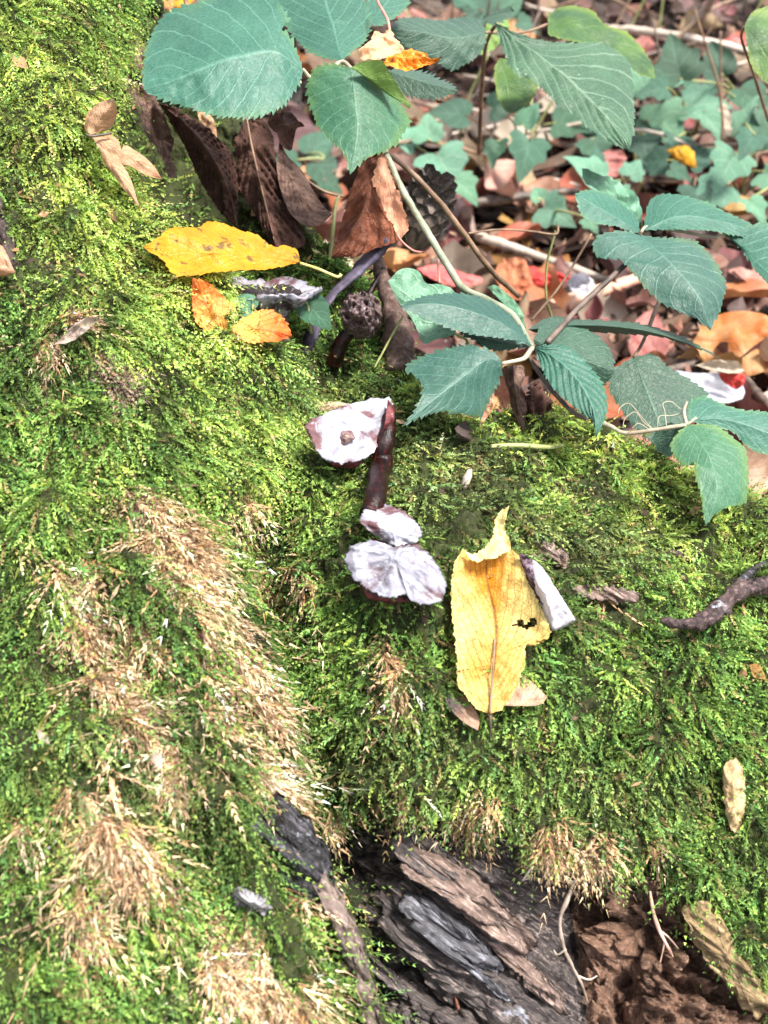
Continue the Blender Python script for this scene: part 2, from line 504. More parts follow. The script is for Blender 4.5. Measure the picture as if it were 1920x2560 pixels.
def mound_lip(px):
    return interp(px, [(400, 2250), (700, 2130), (800, 2070), (900, 2010), (960, 1985), (1080, 1965), (1160, 1990), (1220, 2020), (1300, 2050), (1400, 2090), (1480, 2120), (1550, 2150), (1620, 2130), (1690, 2165), (1740, 2235), (1800, 2310), (1880, 2400), (1960, 2490), (2350, 2750)])


def left_edge(py):
    return interp(py, [(-300, 320), (0, 325), (120, 305), (220, 285), (330, 270), (420, 295), (500, 345), (600, 440), (680, 520), (800, 610), (900, 690), (1000, 740), (1100, 720), (1200, 640), (1300, 585), (1400, 568), (1500, 592), (1600, 632), (1700, 668),
                       (1800, 690), (1900, 700), (2000, 706), (2060, 738), (2130, 780), (2200, 808), (2300, 850), (2400, 892), (2560, 950), (2900, 1060)])


def normals_of(V):
    du = np.gradient(V, axis=1)
    dv = np.gradient(V, axis=0)
    n = np.cross(dv, du)
    n /= np.linalg.norm(n, axis=-1, keepdims=True) + 1e-12
    view = CAM - V
    flip = np.sign((n * view).sum(-1, keepdims=True))
    flip[flip == 0] = 1
    return n * flip


def lumps(V, amp, seed):
    return amp * (fbm(V, 38, 3, seed) * 0.8 + 2.1 * (np.abs(fbm(V, 62, 2, seed + 5)) - 0.3) + 0.9 * (np.abs(fbm(V, 170, 2, seed + 7)) - 0.3) + 0.25 * fbm(V, 330, 2, seed + 9))


# left root: columns run from far left to its right edge, then roll over
ny, nx, nroll = 430, 250, 12
pyv = np.linspace(-300, 2900, ny)
u = np.linspace(0, 1, nx)
xe = left_edge(pyv) + 7 * fbm(np.c_[pyv * 0.02, pyv * 0, pyv * 0], 1.0, 3, 3)
PXL = -380 + (xe[:, None] + 380) * u[None]
PYL = np.repeat(pyv[:, None], nx, 1)
DL = depth_left(PXL, PYL)
# the straw-hung spine of the root, and the furrow left of it
DL += 0.010 * np.exp(-((PXL - (PYL * 0.42 - 400)) / 55.0) ** 2) * np.clip((PYL - 1300) / 300, 0, 1)
DL -= 0.006 * np.exp(-((PXL - (PYL * 0.38 - 180)) / 60.0) ** 2) * np.clip((PYL - 1200) / 300, 0, 1)
VL = P(PXL, PYL, DL)
roll = []
for k in range(1, nroll + 1):
    t = k / nroll
    roll.append(P(xe + 14 * math.sin(t * math.pi * 0.5) - 6 * t * t, pyv, DL[:, -1] + 0.004 * t + 0.13 * t ** 2.4))
VL = np.concatenate([VL, np.stack(roll, 1)], 1)
NL = normals_of(VL)
VL = VL + NL * lumps(VL, 0.0035, 1)[..., None]
NL = normals_of(VL)
PXL = np.concatenate([PXL, np.repeat(xe[:, None], nroll, 1) + 2 + 9000 * ((np.arange(nroll)[None] > 2) & (pyv[:, None] < 700))], 1)   # far side of the upper rim: marked, hardly any moss, dark base stands in for shade
PYL = np.repeat(pyv[:, None], nx + nroll, 1)

# right root: rows run from its lower lip up to its crest, then over the back
my, mx, mroll = 330, 420, 16
pxv = np.linspace(150, 2300, mx)
v = np.linspace(0, 1, my)
jl = 12 * fbm(np.c_[pxv * 0.014, pxv * 0, pxv * 0 + 4], 1.0, 4, 8)
lip = mound_lip(pxv) + jl * 1.6
cr = mound_crest(pxv) + jl * 0.6
PXM_ = np.repeat(pxv[None], my, 0)
PYM_ = lip[None] + (cr - lip)[None] * v[:, None]
DM = depth_mound(PXM_, PYM_)
DM += np.where(PXM_ > 1030, 0.0, 0.0)
VM = P(PXM_, PYM_, DM)
under = []
for k in range(6, 0, -1):
    t = k / 6
    under.append(P(pxv, lip + 16 * math.sin(t * math.pi * .5), DM[0] + 0.006 * t + 0.045 * t * t))
over = []
top = VM[-1]
for k in range(1, mroll + 1):
    t = k / mroll
    zt = top.copy()
    zt[:, 1] += 0.055 * math.sin(t * math.pi / 2) + 0.03 * t
    zt[:, 2] = top[:, 2] + (-0.03 - top[:, 2]) * t ** 1.7
    over.append(zt)
VM = np.concatenate([np.stack(under), VM, np.stack(over)], 0)
NM = normals_of(VM)
NMd = NM.copy()
VM = VM + NM * lumps(VM, 0.0035, 21)[..., None]
NM = normals_of(VM)
up_back = slice(6 + my, None)
NM[up_back] *= np.sign(NM[up_back][..., 2:3] + 1e-9)
PXM_ = np.concatenate([np.repeat(pxv[None], 6, 0), PXM_, np.repeat(pxv[None], mroll, 0)], 0)
PYM_ = np.concatenate([np.repeat(lip[None], 6, 0) + 5, PYM_, np.repeat(cr[None], mroll, 0)], 0)

# hollow under the right root
hy, hx = 300, 380
PXH, PYH = np.meshgrid(np.linspace(450, 2250, hx), np.linspace(1820, 2900, hy))
DH = depth_hollow(PXH, PYH)
soil = np.clip((PXH - (1395 + (PYH - 2200) * 0.12)) / 40, 0, 1)          # right of here crumbly soil, left of here rotten wood
ridge = (PXH - 820) * 0.62 - (PYH - 2100)                                  # wood grain runs down to the right
VH = P(PXH, PYH, DH)
g = np.stack([ridge * 0.0135 + 0.5 * fbm(VH, 45, 3, 60), (PXH + PYH) * 0.0016, PXH * 0], -1)
GC = VH @ GRAIN_M.T * np.array([0.10, 1, 1])
grain = 0.6 * np.abs(fbm(g, 1.0, 4, 44)) + 0.45 * np.abs(fbm(GC, 170, 4, 45)) + 0.25 * np.abs(fbm(GC, 480, 2, 46))
crack = np.clip(1 - np.abs(ridge + 215 + 40 * fbm(VH, 60, 3, 4)) / 26, 0, 1) * np.clip((1500 - PXH) / 200, 0, 1)
scr = np.clip(1 - np.abs((PXH - 1520) * 0.75 - (PYH - 2270) + 60 * fbm(VH, 55, 3, 14)) / 30, 0, 1) + np.clip(1 - np.abs(PXH - 1590 + (PYH - 2400) * 0.1 + 60 * fbm(VH, 50, 3, 15)) / 34, 0, 1)
off = (1 - soil) * (0.010 * grain - 0.012 * crack + 0.002 * fbm(VH, 230, 3, 71)) + soil * (0.010 * fbm(VH, 60, 4, 77) + 0.010 * np.abs(fbm(VH, 190, 4, 78)) - 0.012 * np.clip(scr, 0, 1))
NH = normals_of(VH)
VH = VH + NH * off[..., None]
NH = normals_of(VH)

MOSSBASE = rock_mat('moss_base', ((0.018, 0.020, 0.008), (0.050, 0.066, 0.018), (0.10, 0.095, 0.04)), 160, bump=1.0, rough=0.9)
ROOTBARK = rock_mat('root_bark', ((0.035, 0.033, 0.034), (0.14, 0.12, 0.105), (0.27, 0.20, 0.16)), 70, stretch=(1, 0.5, 0.5), bump=1.0, rough=0.75, white=(0.45, 0.43, 0.45), white_t=0.66)
WOOD = rock_mat('rotten_wood', ((0.028, 0.024, 0.027), (0.10, 0.084, 0.082), (0.40, 0.32, 0.295)), 150, bump=1.0, bdist=0.003, rough=0.75, white=(0.34, 0.36, 0.43), white_t=0.61, white_scale=34, grain=0.10)
SOIL = rock_mat('crumbly_soil', ((0.075, 0.040, 0.028), (0.23, 0.13, 0.088), (0.40, 0.26, 0.19)), 80, bump=1.0, bdist=0.004, rough=0.95, fine=900)

tree = thing('tree', 'mossy foot of an old tree with two spreading roots and a rotten hollow below', 'tree', P(960, 1900, .44))


def sheet_obj(name, V, mat, parent, label=None, keep=None):
    f = grid_faces(V.shape[0], V.shape[1])
    if keep is not None:
        f = f[keep.ravel()[f].all(1)]
    vv = V.reshape(-1, 3)
    me = fast_mesh(name, vv, np.concatenate([f[:, [0, 1, 2]], f[:, [0, 2, 3]]]))
    o = link_mesh(name, me, mat, parent)
    tag(o, label)
    return o


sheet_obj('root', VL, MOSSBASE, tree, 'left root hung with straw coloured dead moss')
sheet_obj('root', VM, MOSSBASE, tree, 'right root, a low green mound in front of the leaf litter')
sheet_obj('rotten_wood', VH, WOOD, tree, 'dark rotten wood with slanting grain in the hollow', keep=soil < 0.75)
soil_o = sheet_obj('soil', VH, SOIL, None, keep=soil > 0.25)
tag(soil_o, 'crumbly brown soil under the lip of the right root', kind='structure')


# ------------------------------------------------------------------ pieces with a body
def poly_px(pts, scale=F):
    return np.asarray(pts, float) * scale


def resample_closed(pts, n):
    p = np.vstack([pts, pts[:1]])
    L = np.r_[0, np.cumsum(np.linalg.norm(np.diff(p, axis=0), axis=1))]
    s = np.linspace(0, L[-1], n, endpoint=False)
    return np.stack([np.interp(s, L, p[:, 0]), np.interp(s, L, p[:, 1])], 1)


def body(name, outline, d, mat, parent=None, front=0.008, back=0.006, tilt=(0, 0), n=56, rings=9, rough=0.0, rs=200, power=2.0, scale=F, ctr=None, folds=0.0, nf=9, jag=0.0, grain=None):
    """closed solid with this silhouette: a bulging front, a bulging back"""
    o2 = resample_closed(poly_px(outline, scale), n)
    c = o2.mean(0) if ctr is None else np.asarray(ctr, float) * scale
    if jag:
        o2 = o2 + (o2 - c) / np.linalg.norm(o2 - c, axis=1, keepdims=True) * rng.normal(0, jag, (n, 1))
    ext = np.abs(o2 - c).max(0)
    verts, idx = [], []
    th = np.linspace(0, 2 * math.pi, n, endpoint=False)

    def ring(r, side):
        q = c + (o2 - c) * r
        dd = d + tilt[0] * (q[:, 0] - c[0]) / ext[0] + tilt[1] * (q[:, 1] - c[1]) / ext[1]
        b = (1 - r ** power)
        dd = dd - front * b if side > 0 else dd + back * b
        if folds and side > 0:
            dd = dd + folds * r * r * (fbm(np.c_[np.cos(th) * nf * .35, np.sin(th) * nf * .35, 0 * th + r * .6], 1.0, 3, nf) * 1.3)
        p = P(q[:, 0], q[:, 1], dd)
        if rough:
            q_ = p if grain is None else p @ GRAIN_M.T * np.array([grain, 1, 1])
            p = p + FWD * (-rough * (fbm(q_, rs, 4, 31) if grain is None else 1.6 * np.abs(fbm(q_, rs, 4, 31)) - .5))[:, None]
        return p
    for k in range(1, rings + 1):
        verts.append(ring((k / rings) ** 0.8, 1))
    for k in range(rings - 1, 0, -1):
        verts.append(ring((k / rings) ** 0.8, -1))
    R = len(verts)
    V = np.vstack(verts)
    dc = d
    fr = P(c[0], c[1], dc - front)
    bk = P(c[0], c[1], dc + back)
    V = np.vstack([V, fr, bk])
    faces = [tuple(x) for x in grid_faces(R, n, True)]
    a, b_ = R * n, R * n + 1
    for j in range(n):
        faces.append((a, (j + 1) % n, j))
        faces.append((b_, (R - 1) * n + j, (R - 1) * n + (j + 1) % n))
    rr = [(k / rings) ** .8 for k in range(1, rings + 1)] + [(k / rings) ** .8 for k in range(rings - 1, 0, -1)]
    uv = np.stack([np.tile(np.abs(th / math.pi - 1), R), np.repeat(rr, n)], 1)
    uv = np.vstack([uv, [[.5, 0], [.5, 0]]])
    me = mesh_from(name, V, faces, uv)
    return link_mesh(name, me, mat, parent)


def tube_verts(C, R, sides=8, rough=0.0, flat=1.0, seed=0):
    C = np.asarray(C, float)
    T = np.gradient(C, axis=0)
    T /= np.linalg.norm(T, axis=1, keepdims=True) + 1e-12
    ref = np.array([0.13, 0.31, 0.94])
    A = np.cross(T, ref)
    A /= np.linalg.norm(A, axis=1, keepdims=True) + 1e-12
    B = np.cross(T, A)
    th = np.linspace(0, 2 * math.pi, sides, endpoint=False)
    V = C[:, None] + np.asarray(R)[:, None, None] * (np.cos(th)[None, :, None] * A[:, None] + flat * np.sin(th)[None, :, None] * B[:, None])
    if rough:
        V = C[:, None] + (V - C[:, None]) * (1 + rough * fbm(V, 260, 3, seed)[..., None])
    return V


def tube(name, pts, mat, parent=None, n=40, sides=8, scale=F, rough=0.12, flat=1.0, nodes=0.0, world=False):
    """pts: (x, y, depth, radius in view pixels) or world points with a radius in metres"""
    c = smooth_curve(pts, n)
    if world:
        C, R = c[:, :3], c[:, 3]
    else:
        C = P(c[:, 0] * scale, c[:, 1] * scale, c[:, 2])
        R = c[:, 3] * scale * PXM(c[:, 2])
    C = C + 0.15 * R[:, None] * np.stack([fbm(C + 3, 90, 2, 5), fbm(C + 7, 90, 2, 6), fbm(C + 9, 90, 2, 7)], 1)
    if nodes:
        R = R * (1 + nodes * np.maximum(0, np.sin(np.linspace(0, 9, n)) - 0.85) * 5)
    V = tube_verts(C, R, sides, rough, flat)
    V = V.reshape(-1, 3)
    faces = [tuple(x) for x in grid_faces(n, sides, True)]
    faces.append(tuple(range(sides - 1, -1, -1)))
    faces.append(tuple((n - 1) * sides + j for j in range(sides)))
    me = mesh_from(name, V, faces)
    return link_mesh(name, me, mat, parent)


# ------------------------------------------------------------------ leaves measured from the view
def leaf(name, base, tip, left, right, mat, parent=None, mid=None, bow=0.0, dl=0.0, dr=0.0, cup=0.0, teeth=0, tamp=5.0, rough=0.0, rs=160, pleat=0.0,
         npl=9, nt=None, ns=9, holes=(), scale=F, jag=0.0, twist=0.0, curl=0.0, seed=0, thick=0.0):
    """base / tip: (x, y, depth); left / right: outline between them; dl, dr: how much farther the sides lie than the midrib"""
    pleat = pleat * 0.42
    if mat in (GREEN, GREENB, GREENC, GREEN2):
        rough *= 0.3
        pleat = pleat * (0.22 if pleat < 0.0016 else 0.9)
        tamp *= 1.6
    if nt is None:
        nt = max(28, teeth * 5) if teeth else 36
    b = np.array(base[:2], float) * scale
    t_ = np.array(tip[:2], float) * scale
    mids = np.array([b, *[np.array(m, float) * scale for m in (mid or [])], t_])
    M = smooth_curve(mids, nt)
    sides_, edges_ = [], []
    lr = random.Random(seed + 77)
    for k, pl in enumerate((left, right)):
        pts = np.array([b, *[np.array(m, float) * scale for m in pl], t_])
        E = smooth_curve(pts, nt)
        tang = np.gradient(E, axis=0)
        tang /= np.linalg.norm(tang, axis=1, keepdims=True) + 1e-9
        nor = np.stack([tang[:, 1], -tang[:, 0]], 1)
        sgn = np.sign(((E - M) * nor).sum(1).mean()) or 1
        nor = nor * sgn
        tt = np.linspace(0, 1, nt)
        am = np.clip(np.minimum(tt, 1 - tt) * 12, 0, 1)
        E0 = E - nor * (tamp * 0.3 * am)[:, None] if teeth else E
        if teeth:
            ph = tt * teeth + 0.25 * np.sin(tt * 23 + k)
            saw = np.mod(ph, 1.0)
            h = np.array([0.6 + 0.7 * lr.random() for _ in range(teeth + 3)])[np.floor(ph).astype(int).clip(0, teeth + 2)]
            E = E + nor * (tamp * am * (saw * h - 0.35))[:, None] + tang * (tamp * 0.5 * am * saw)[:, None]
        if jag:
            E = E + nor * (jag * am * np.array([lr.gauss(0, 1) for _ in range(nt)]))[:, None]
        sides_.append(E0 if teeth else E)
        edges_.append(E)
    tt = np.linspace(0, 1, nt)
    dm = base[2] + (tip[2] - base[2]) * tt + bow * 4 * tt * (1 - tt)
    wmax = [max(np.linalg.norm(E - M, axis=1).max(), 1) for E in sides_]
    hs = np.r_[np.linspace(0, 0.965 if teeth else 1 - 1 / ns, ns), 1.0]
    ss = np.concatenate([-hs[::-1], hs[1:]])
    V = np.zeros((nt, len(ss), 3))
    pxy = np.zeros((nt, len(ss), 2))
    for j, s in enumerate(ss):
        k = 0 if s < 0 else 1
        a = abs(s)
        q = M + (sides_[k] - M) * a if a < 0.999 else edges_[k]
        wr = np.linalg.norm(q - M, axis=1) / wmax[k]
        dd = dm + (dl if k == 0 else dr) * wr ** 1.2 + cup * wr ** 2 + twist * s * (tt - .5)
        dd = dd + curl * (tt ** 4)
        if pleat:
            dd = dd + pleat * np.abs(np.mod(tt * npl - a * npl * 0.32, 1.0) - 0.5) * min(1, a * 4) * 2
        V[:, j] = P(q[:, 0], q[:, 1], dd)
        pxy[:, j] = q
    if rough:
        V = V + FWD * (rough * fbm(V, rs, 3, 11 + seed))[..., None]
    uv = np.zeros((nt, len(ss), 2))
    uv[..., 0] = 0.5 + 0.5 * ss[None]
    uv[..., 1] = tt[:, None]
    f = grid_faces(nt, len(ss))
    if holes:
        c = pxy.reshape(-1, 2)[f].mean(1)
        keep = np.ones(len(f), bool)
        for (hx_, hy_, rx, ry) in holes:
            r = ((c[:, 0] - hx_ * scale) / (rx * scale)) ** 2 + ((c[:, 1] - hy_ * scale) / (ry * scale)) ** 2
            keep &= r > 1
        f = f[keep]
    me = mesh_from(name, V.reshape(-1, 3), f, uv.reshape(-1, 2))
    o = link_mesh(name, me, mat, parent)
    if thick:
        sm = o.modifiers.new('thickness', 'SOLIDIFY')
        sm.thickness = thick
    return o


def leaf_thing(name, label, cat, base, *a, group=None, **kw):
    """a leaf lying or hanging by itself: Empty at its base > blade (and whatever is added to it)"""
    sc = kw.get('scale', F)
    t = thing(name, label, cat, P(base[0] * sc, base[1] * sc, base[2]), group)
    leaf('blade', base, *a, parent=t, **kw)
    return t


# ------------------------------------------------------------------ moss
def gauss(px, py, cx, cy, rx, ry, ang=0.0):
    a = math.radians(ang)
    dx, dy = px - cx, py - cy
    x = (dx * math.cos(a) + dy * math.sin(a)) / rx
    y = (-dx * math.sin(a) + dy * math.cos(a)) / ry
    return np.exp(-(x * x + y * y) * 1.1)


STRAW = [(150, 1410, 120, 55, 20), (215, 1560, 55, 170, -24), (270, 1750, 50, 130, -28), (455, 1390, 55, 150, -22), (345, 1265, 70, 28, 20), (240, 1245, 30, 40, 0), (680, 1370, 75, 210, -30), (760, 1500, 40, 90, -20),
         (420, 1640, 85, 130, -18), (490, 1800, 70, 170, -24), (570, 1600, 40, 200, -25), (620, 1960, 45, 120, -20), (690, 1790, 45, 40, 0), (965, 1680, 40, 160, -8), (840, 2110, 45, 90, -5), (1075, 2045, 100, 50, 20),
         (700, 2190, 60, 60, 0), (290, 2090, 140, 40, 40), (60, 2075, 60, 40, 30), (700, 2350, 60, 150, -15), (230, 2270, 30, 120, 0), (560, 2330, 60, 130, -30), (380, 2200, 110, 35, 30), (1000, 1980, 40, 60, 0), (1470, 2160, 50, 50, 0), (200, 2330, 30, 60, 0), (620, 2480, 60, 70, 0), (320, 1900, 60, 120, -15), (130, 830, 70, 25, -30), (1480, 1500, 40, 25, 0), (1350, 2060, 70, 35, 10), (1180, 2000, 60, 40, 0), (1470, 2110, 60, 40, 0), (1600, 2120, 40, 40, 0), (720, 2480, 70, 90, 0), (880, 1970, 40, 40, 0)]
PINKD = [(275, 960, 50, 95, -10)]
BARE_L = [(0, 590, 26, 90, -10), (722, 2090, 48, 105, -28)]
BARE_R = [(1385, 1390, 60, 34, 0), (1510, 1485, 110, 24, 5), (1690, 1385, 80, 12, 0), (1180, 1330, 40, 22, 20), (1120, 1360, 40, 20, 0), (950, 1180, 50, 22, 0)]


def summed(px, py, lst):
    r = np.zeros_like(px)
    for e in lst:
        r = np.maximum(r, gauss(px, py, *e))
    return r


def sample_sheet(V, N, PXs, PYs, count, dens):
    A = np.linalg.norm(np.cross(V[1:, :-1] - V[:-1, :-1], V[:-1, 1:] - V[:-1, :-1]), axis=-1)
    cx = 0.25 * (PXs[1:, 1:] + PXs[:-1, 1:] + PXs[1:, :-1] + PXs[:-1, :-1])
    cy = 0.25 * (PYs[1:, 1:] + PYs[:-1, 1:] + PYs[1:, :-1] + PYs[:-1, :-1])
    wgt = (A * dens(cx, cy, V[:-1, :-1])).ravel()
    wgt /= wgt.sum()
    pick = rng.choice(len(wgt), count, p=wgt)
    i, j = np.divmod(pick, A.shape[1])
    a, b = rng.random((2, count, 1))
    lerp = lambda X: (X[i, j] * (1 - a) + X[i + 1, j] * a) * (1 - b) + (X[i, j + 1] * (1 - a) + X[i + 1, j + 1] * a) * b
    n = lerp(N)
    n /= np.linalg.norm(n, axis=1, keepdims=True) + 1e-9
    return lerp(V), n, lerp(PXs[..., None])[:, 0], lerp(PYs[..., None])[:, 0]


def unit(v):
    return v / (np.linalg.norm(v, axis=-1, keepdims=True) + 1e-12)


def fronds(pos, nrm, flow, L, Kst, ll, lw, cb, ct, up=0.55, along=0.8, jit=0.45, hang=0.5, hug=0.75, spread=0.75, taper=0.55):
    N = len(pos)
    r1 = rng.normal(0, 1, (N, 3))
    r2 = rng.normal(0, 1, (N, 3))
    d0 = unit(nrm * up + flow * along + r1 * jit * 0.6)
    bend = flow * hang + np.array([0, 0, -0.25]) + r2 * 0.28
    Bn = unit(np.cross(d0, nrm + 0.7 * rng.normal(0, 1, (N, 3))))
    L = L[:, None]
    Vs, Cs = [], []
    for k in range(Kst + 1):
        t = (k + 0.3 + 0.5 * rng.random((N, 1))) / (Kst + 0.3)
        p = pos + L * (t * d0 + 0.5 * t * t * bend)
        T = unit(d0 + t * bend)
        last = k == Kst
        for sgn in ((1,) if last else (1, -1)):
            side = Bn * sgn + 0.45 * rng.normal(0, 1, (N, 3))
            ld = unit(T * hug + side * (0.15 if last else spread)) * (ll[:, None] * (1 - taper * t) * (0.75 + 0.5 * rng.random((N, 1))))
            wv = unit(np.cross(ld, nrm + 0.6 * rng.normal(0, 1, (N, 3)))) * lw[:, None]
            Vs.append(np.stack([p - wv, p + wv, p + ld], 1))
            sh = (0.80 + 0.4 * rng.random((N, 1)))
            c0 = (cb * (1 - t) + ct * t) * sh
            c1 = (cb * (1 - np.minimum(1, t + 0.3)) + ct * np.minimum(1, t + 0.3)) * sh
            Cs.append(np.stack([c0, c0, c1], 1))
    V = np.concatenate(Vs).reshape(-1, 3)
    C = np.concatenate(Cs).reshape(-1, 3)
    return V, C


def flow_world(px, py, fx, fy, n):
    vec = fx[:, None] * RGT - fy[:, None] * UPV
    vec = vec - (vec * n).sum(1, keepdims=True) * n
    return unit(vec)


def moss_color(px, py, pos):
    yel = np.clip(0.12 + 1.15 * gauss(px, py, 150, 330, 190, 520, -22) + 0.8 * gauss(px, py, 420, 700, 130, 160, -45) + 0.9 * gauss(px, py, 1720, 1270, 260, 150, 25) + 0.9 * gauss(px, py, 1330, 1080, 170, 50, 0) + 0.35 * gauss(px, py, 600, 1150, 300, 250), 0, 1)  # yellower moss, its brighter tone also painting light on ridge and crest
    ol = np.clip(0.9 * gauss(px, py, 1150, 1190, 260, 130, 10) + 0.9 * gauss(px, py, 1450, 1380, 240, 60) + 0.6 * gauss(px, py, 900, 1900, 300, 120) + 0.5 * gauss(px, py, 1500, 2000, 400, 130) + 0.7 * gauss(px, py, 850, 1050, 200, 150) + 0.5 * gauss(px, py, 250, 2000, 300, 200), 0, 1)
    n1 = fbm(pos, 48, 3, 91)
    n2 = fbm(pos, 130, 3, 92)
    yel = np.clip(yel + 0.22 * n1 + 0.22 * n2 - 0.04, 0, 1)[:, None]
    ol = np.clip(ol + 0.25 * n2 - 0.2 * n1, 0, 1)[:, None]
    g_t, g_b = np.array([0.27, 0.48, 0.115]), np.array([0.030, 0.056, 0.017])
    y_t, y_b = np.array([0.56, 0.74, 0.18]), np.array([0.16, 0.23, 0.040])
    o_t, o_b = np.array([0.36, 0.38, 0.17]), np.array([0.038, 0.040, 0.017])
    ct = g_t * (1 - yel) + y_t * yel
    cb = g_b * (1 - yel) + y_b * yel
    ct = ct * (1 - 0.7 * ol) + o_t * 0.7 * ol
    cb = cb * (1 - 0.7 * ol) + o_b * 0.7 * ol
    v_ = np.exp(0.30 * rng.normal(0, 1, (len(px), 1)) + 0.55 * n2[:, None] + 0.30 * n1[:, None] - 0.08)
    h = rng.normal(0, 0.10, (len(px), 1))
    tint = np.concatenate([1 + h * 1.2, 1 + h * 0.2, 1 - h], 1)
    old = (rng.random((len(px), 1)) < 0.09)
    ct = np.where(old, np.array([0.42, 0.31, 0.15]), ct * tint)
    return cb * v_, ct * v_


def add_moss(name, label, batches, mat):
    V = np.concatenate([b[0] for b in batches])
    C = np.clip(np.concatenate([b[1] for b in batches]), 0, 0.88)
    me = fast_mesh(name, V, np.arange(len(V)).reshape(-1, 3), C)
    o = link_mesh(name, me, mat, None, smooth=False)
    tag(o, label, kind='stuff')
    return o


MOSS = moss_mat('moss', 0.5, 0.75)
DEADMOSS = moss_mat('dead_moss', 0.3)


def gaps(V, s=70, lo=-0.35, seed=5):
    return np.clip(0.70 + 0.9 * fbm(V, s, 3, seed), 0.10, 1.0)


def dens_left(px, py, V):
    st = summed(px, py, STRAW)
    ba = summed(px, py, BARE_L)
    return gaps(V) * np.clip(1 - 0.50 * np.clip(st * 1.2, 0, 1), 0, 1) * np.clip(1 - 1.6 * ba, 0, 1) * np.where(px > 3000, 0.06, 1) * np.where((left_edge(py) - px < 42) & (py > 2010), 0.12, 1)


def dens_right(px, py, V):
    st = summed(px, py, STRAW)
    ba = summed(px, py, BARE_R)
    back = np.where((py < 660) & (px < 800), 0.07, 1.0) * np.where((py < 560) & (px > 560), 0.25, 1.0)  # moss left out so the bare dark base paints shade in the crotch
    return gaps(V) * np.clip(1 - 0.55 * np.clip(st * 1.2, 0, 1), 0, 1) * np.clip(1 - 1.5 * ba, 0, 1) * back


def moss_batch(V, N, PX_, PY_, count, dens, fx, fy, Lm, Ls, Kst, up, along, jit, hang, dark=1.0):
    p, n, px, py = sample_sheet(V, N, PX_, PY_, count, dens)
    fxx = fx(px, py) + rng.normal(0, 0.25, count)
    fl = flow_world(px, py, fxx, fy(px, py) + rng.normal(0, 0.12, count), n)
    L = Lm * np.exp(rng.normal(0, Ls, count))
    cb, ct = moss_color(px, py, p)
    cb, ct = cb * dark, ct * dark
    return fronds(p - n * 0.0008, n, fl, L, Kst, 0.0024 * np.exp(rng.normal(0, .22, count)), 0.00044 * np.exp(rng.normal(0, .2, count)), cb, ct, up, along, jit, hang, 0.9, 0.52)


one = lambda px, py: np.ones_like(px)
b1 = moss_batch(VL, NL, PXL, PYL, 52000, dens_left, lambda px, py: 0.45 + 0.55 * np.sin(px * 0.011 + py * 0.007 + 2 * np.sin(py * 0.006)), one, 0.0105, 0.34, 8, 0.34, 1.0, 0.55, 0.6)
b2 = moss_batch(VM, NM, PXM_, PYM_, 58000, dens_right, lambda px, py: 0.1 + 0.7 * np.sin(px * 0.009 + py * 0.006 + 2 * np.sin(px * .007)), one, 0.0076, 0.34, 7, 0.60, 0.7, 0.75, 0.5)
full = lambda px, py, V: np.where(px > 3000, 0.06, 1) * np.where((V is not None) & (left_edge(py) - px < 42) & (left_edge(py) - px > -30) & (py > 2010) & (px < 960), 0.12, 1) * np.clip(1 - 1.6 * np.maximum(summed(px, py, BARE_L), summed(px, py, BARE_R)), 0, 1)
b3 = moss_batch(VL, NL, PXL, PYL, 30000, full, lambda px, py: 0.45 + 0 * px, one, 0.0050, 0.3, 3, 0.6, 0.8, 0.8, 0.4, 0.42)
b4 = moss_batch(VM, NM, PXM_, PYM_, 26000, lambda px, py, V: full(px, py, V) * np.where((py < 640) & (px < 800), .08, 1), lambda px, py: 0.1 + 0 * px, one, 0.0050, 0.3, 3, 0.7, 0.7, 0.9, 0.4, 0.42)  # short fronds thinned in the crotch too, part of its painted shade
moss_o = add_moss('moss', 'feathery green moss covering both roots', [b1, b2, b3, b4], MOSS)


def straw_batch(V, N, PX_, PY_, count, lst, ct, cb, Lm=0.0075):
    def dens(px, py, Vv):
        st = summed(px + 26 * fbm(Vv, 60, 2, 81), py + 40 * fbm(Vv, 60, 2, 82), lst)
        streak = np.clip(0.45 + 1.7 * fbm(np.stack([(px - 0.45 * py) * 0.022, py * 0.004, 0 * px], -1), 1.0, 3, 15), 0.02, 1.3)
        return np.clip(st - 0.30, 0, 1) ** 0.8 * streak ** 2.0
    p, n, px, py = sample_sheet(V, N, PX_, PY_, count, dens)
    fl = flow_world(px, py, 0.42 + rng.normal(0, 0.5, count) + 0.9 * fbm(p, 140, 2, 40), 1.0 + rng.normal(0, 0.2, count), n)
    L = Lm * np.exp(rng.normal(0, 0.40, count))
    v_ = np.exp(0.33 * rng.normal(0, 1, (count, 1)) + 0.55 * fbm(p, 150, 3, 33)[:, None])
    h = rng.normal(0, 0.13, (count, 1))
    tint = np.concatenate([1 + 0 * h, 1 + 0.5 * h, 1 + 1.2 * h], 1)
    dk = rng.random((count, 1)) < 0.30
    v_ = np.where(dk, v_ * 0.40, v_)
    return fronds(p + n * 0.0014, n, fl, L, 6, L * 0.27, 0.00031 * np.exp(rng.normal(0, .3, count)), np.array(cb) * v_ * tint, np.array(ct) * v_ * tint, 0.22, 1.1, 0.55, 0.8, 1.0, 0.34, 0.15)


s1 = straw_batch(VL, NL, PXL, PYL, 18000, STRAW, (0.80, 0.55, 0.35), (0.52, 0.31, 0.18))
s2 = straw_batch(VM, NM, PXM_, PYM_, 9500, STRAW, (0.78, 0.53, 0.33), (0.46, 0.27, 0.14), 0.0058)
s3 = straw_batch(VL, NL, PXL, PYL, 900, PINKD, (0.46, 0.33, 0.25), (0.28, 0.19, 0.15), 0.004)
dead_o = add_moss('dead_moss', 'straw coloured dead moss hanging in streaks down the roots', [s1, s2, s3], DEADMOSS)

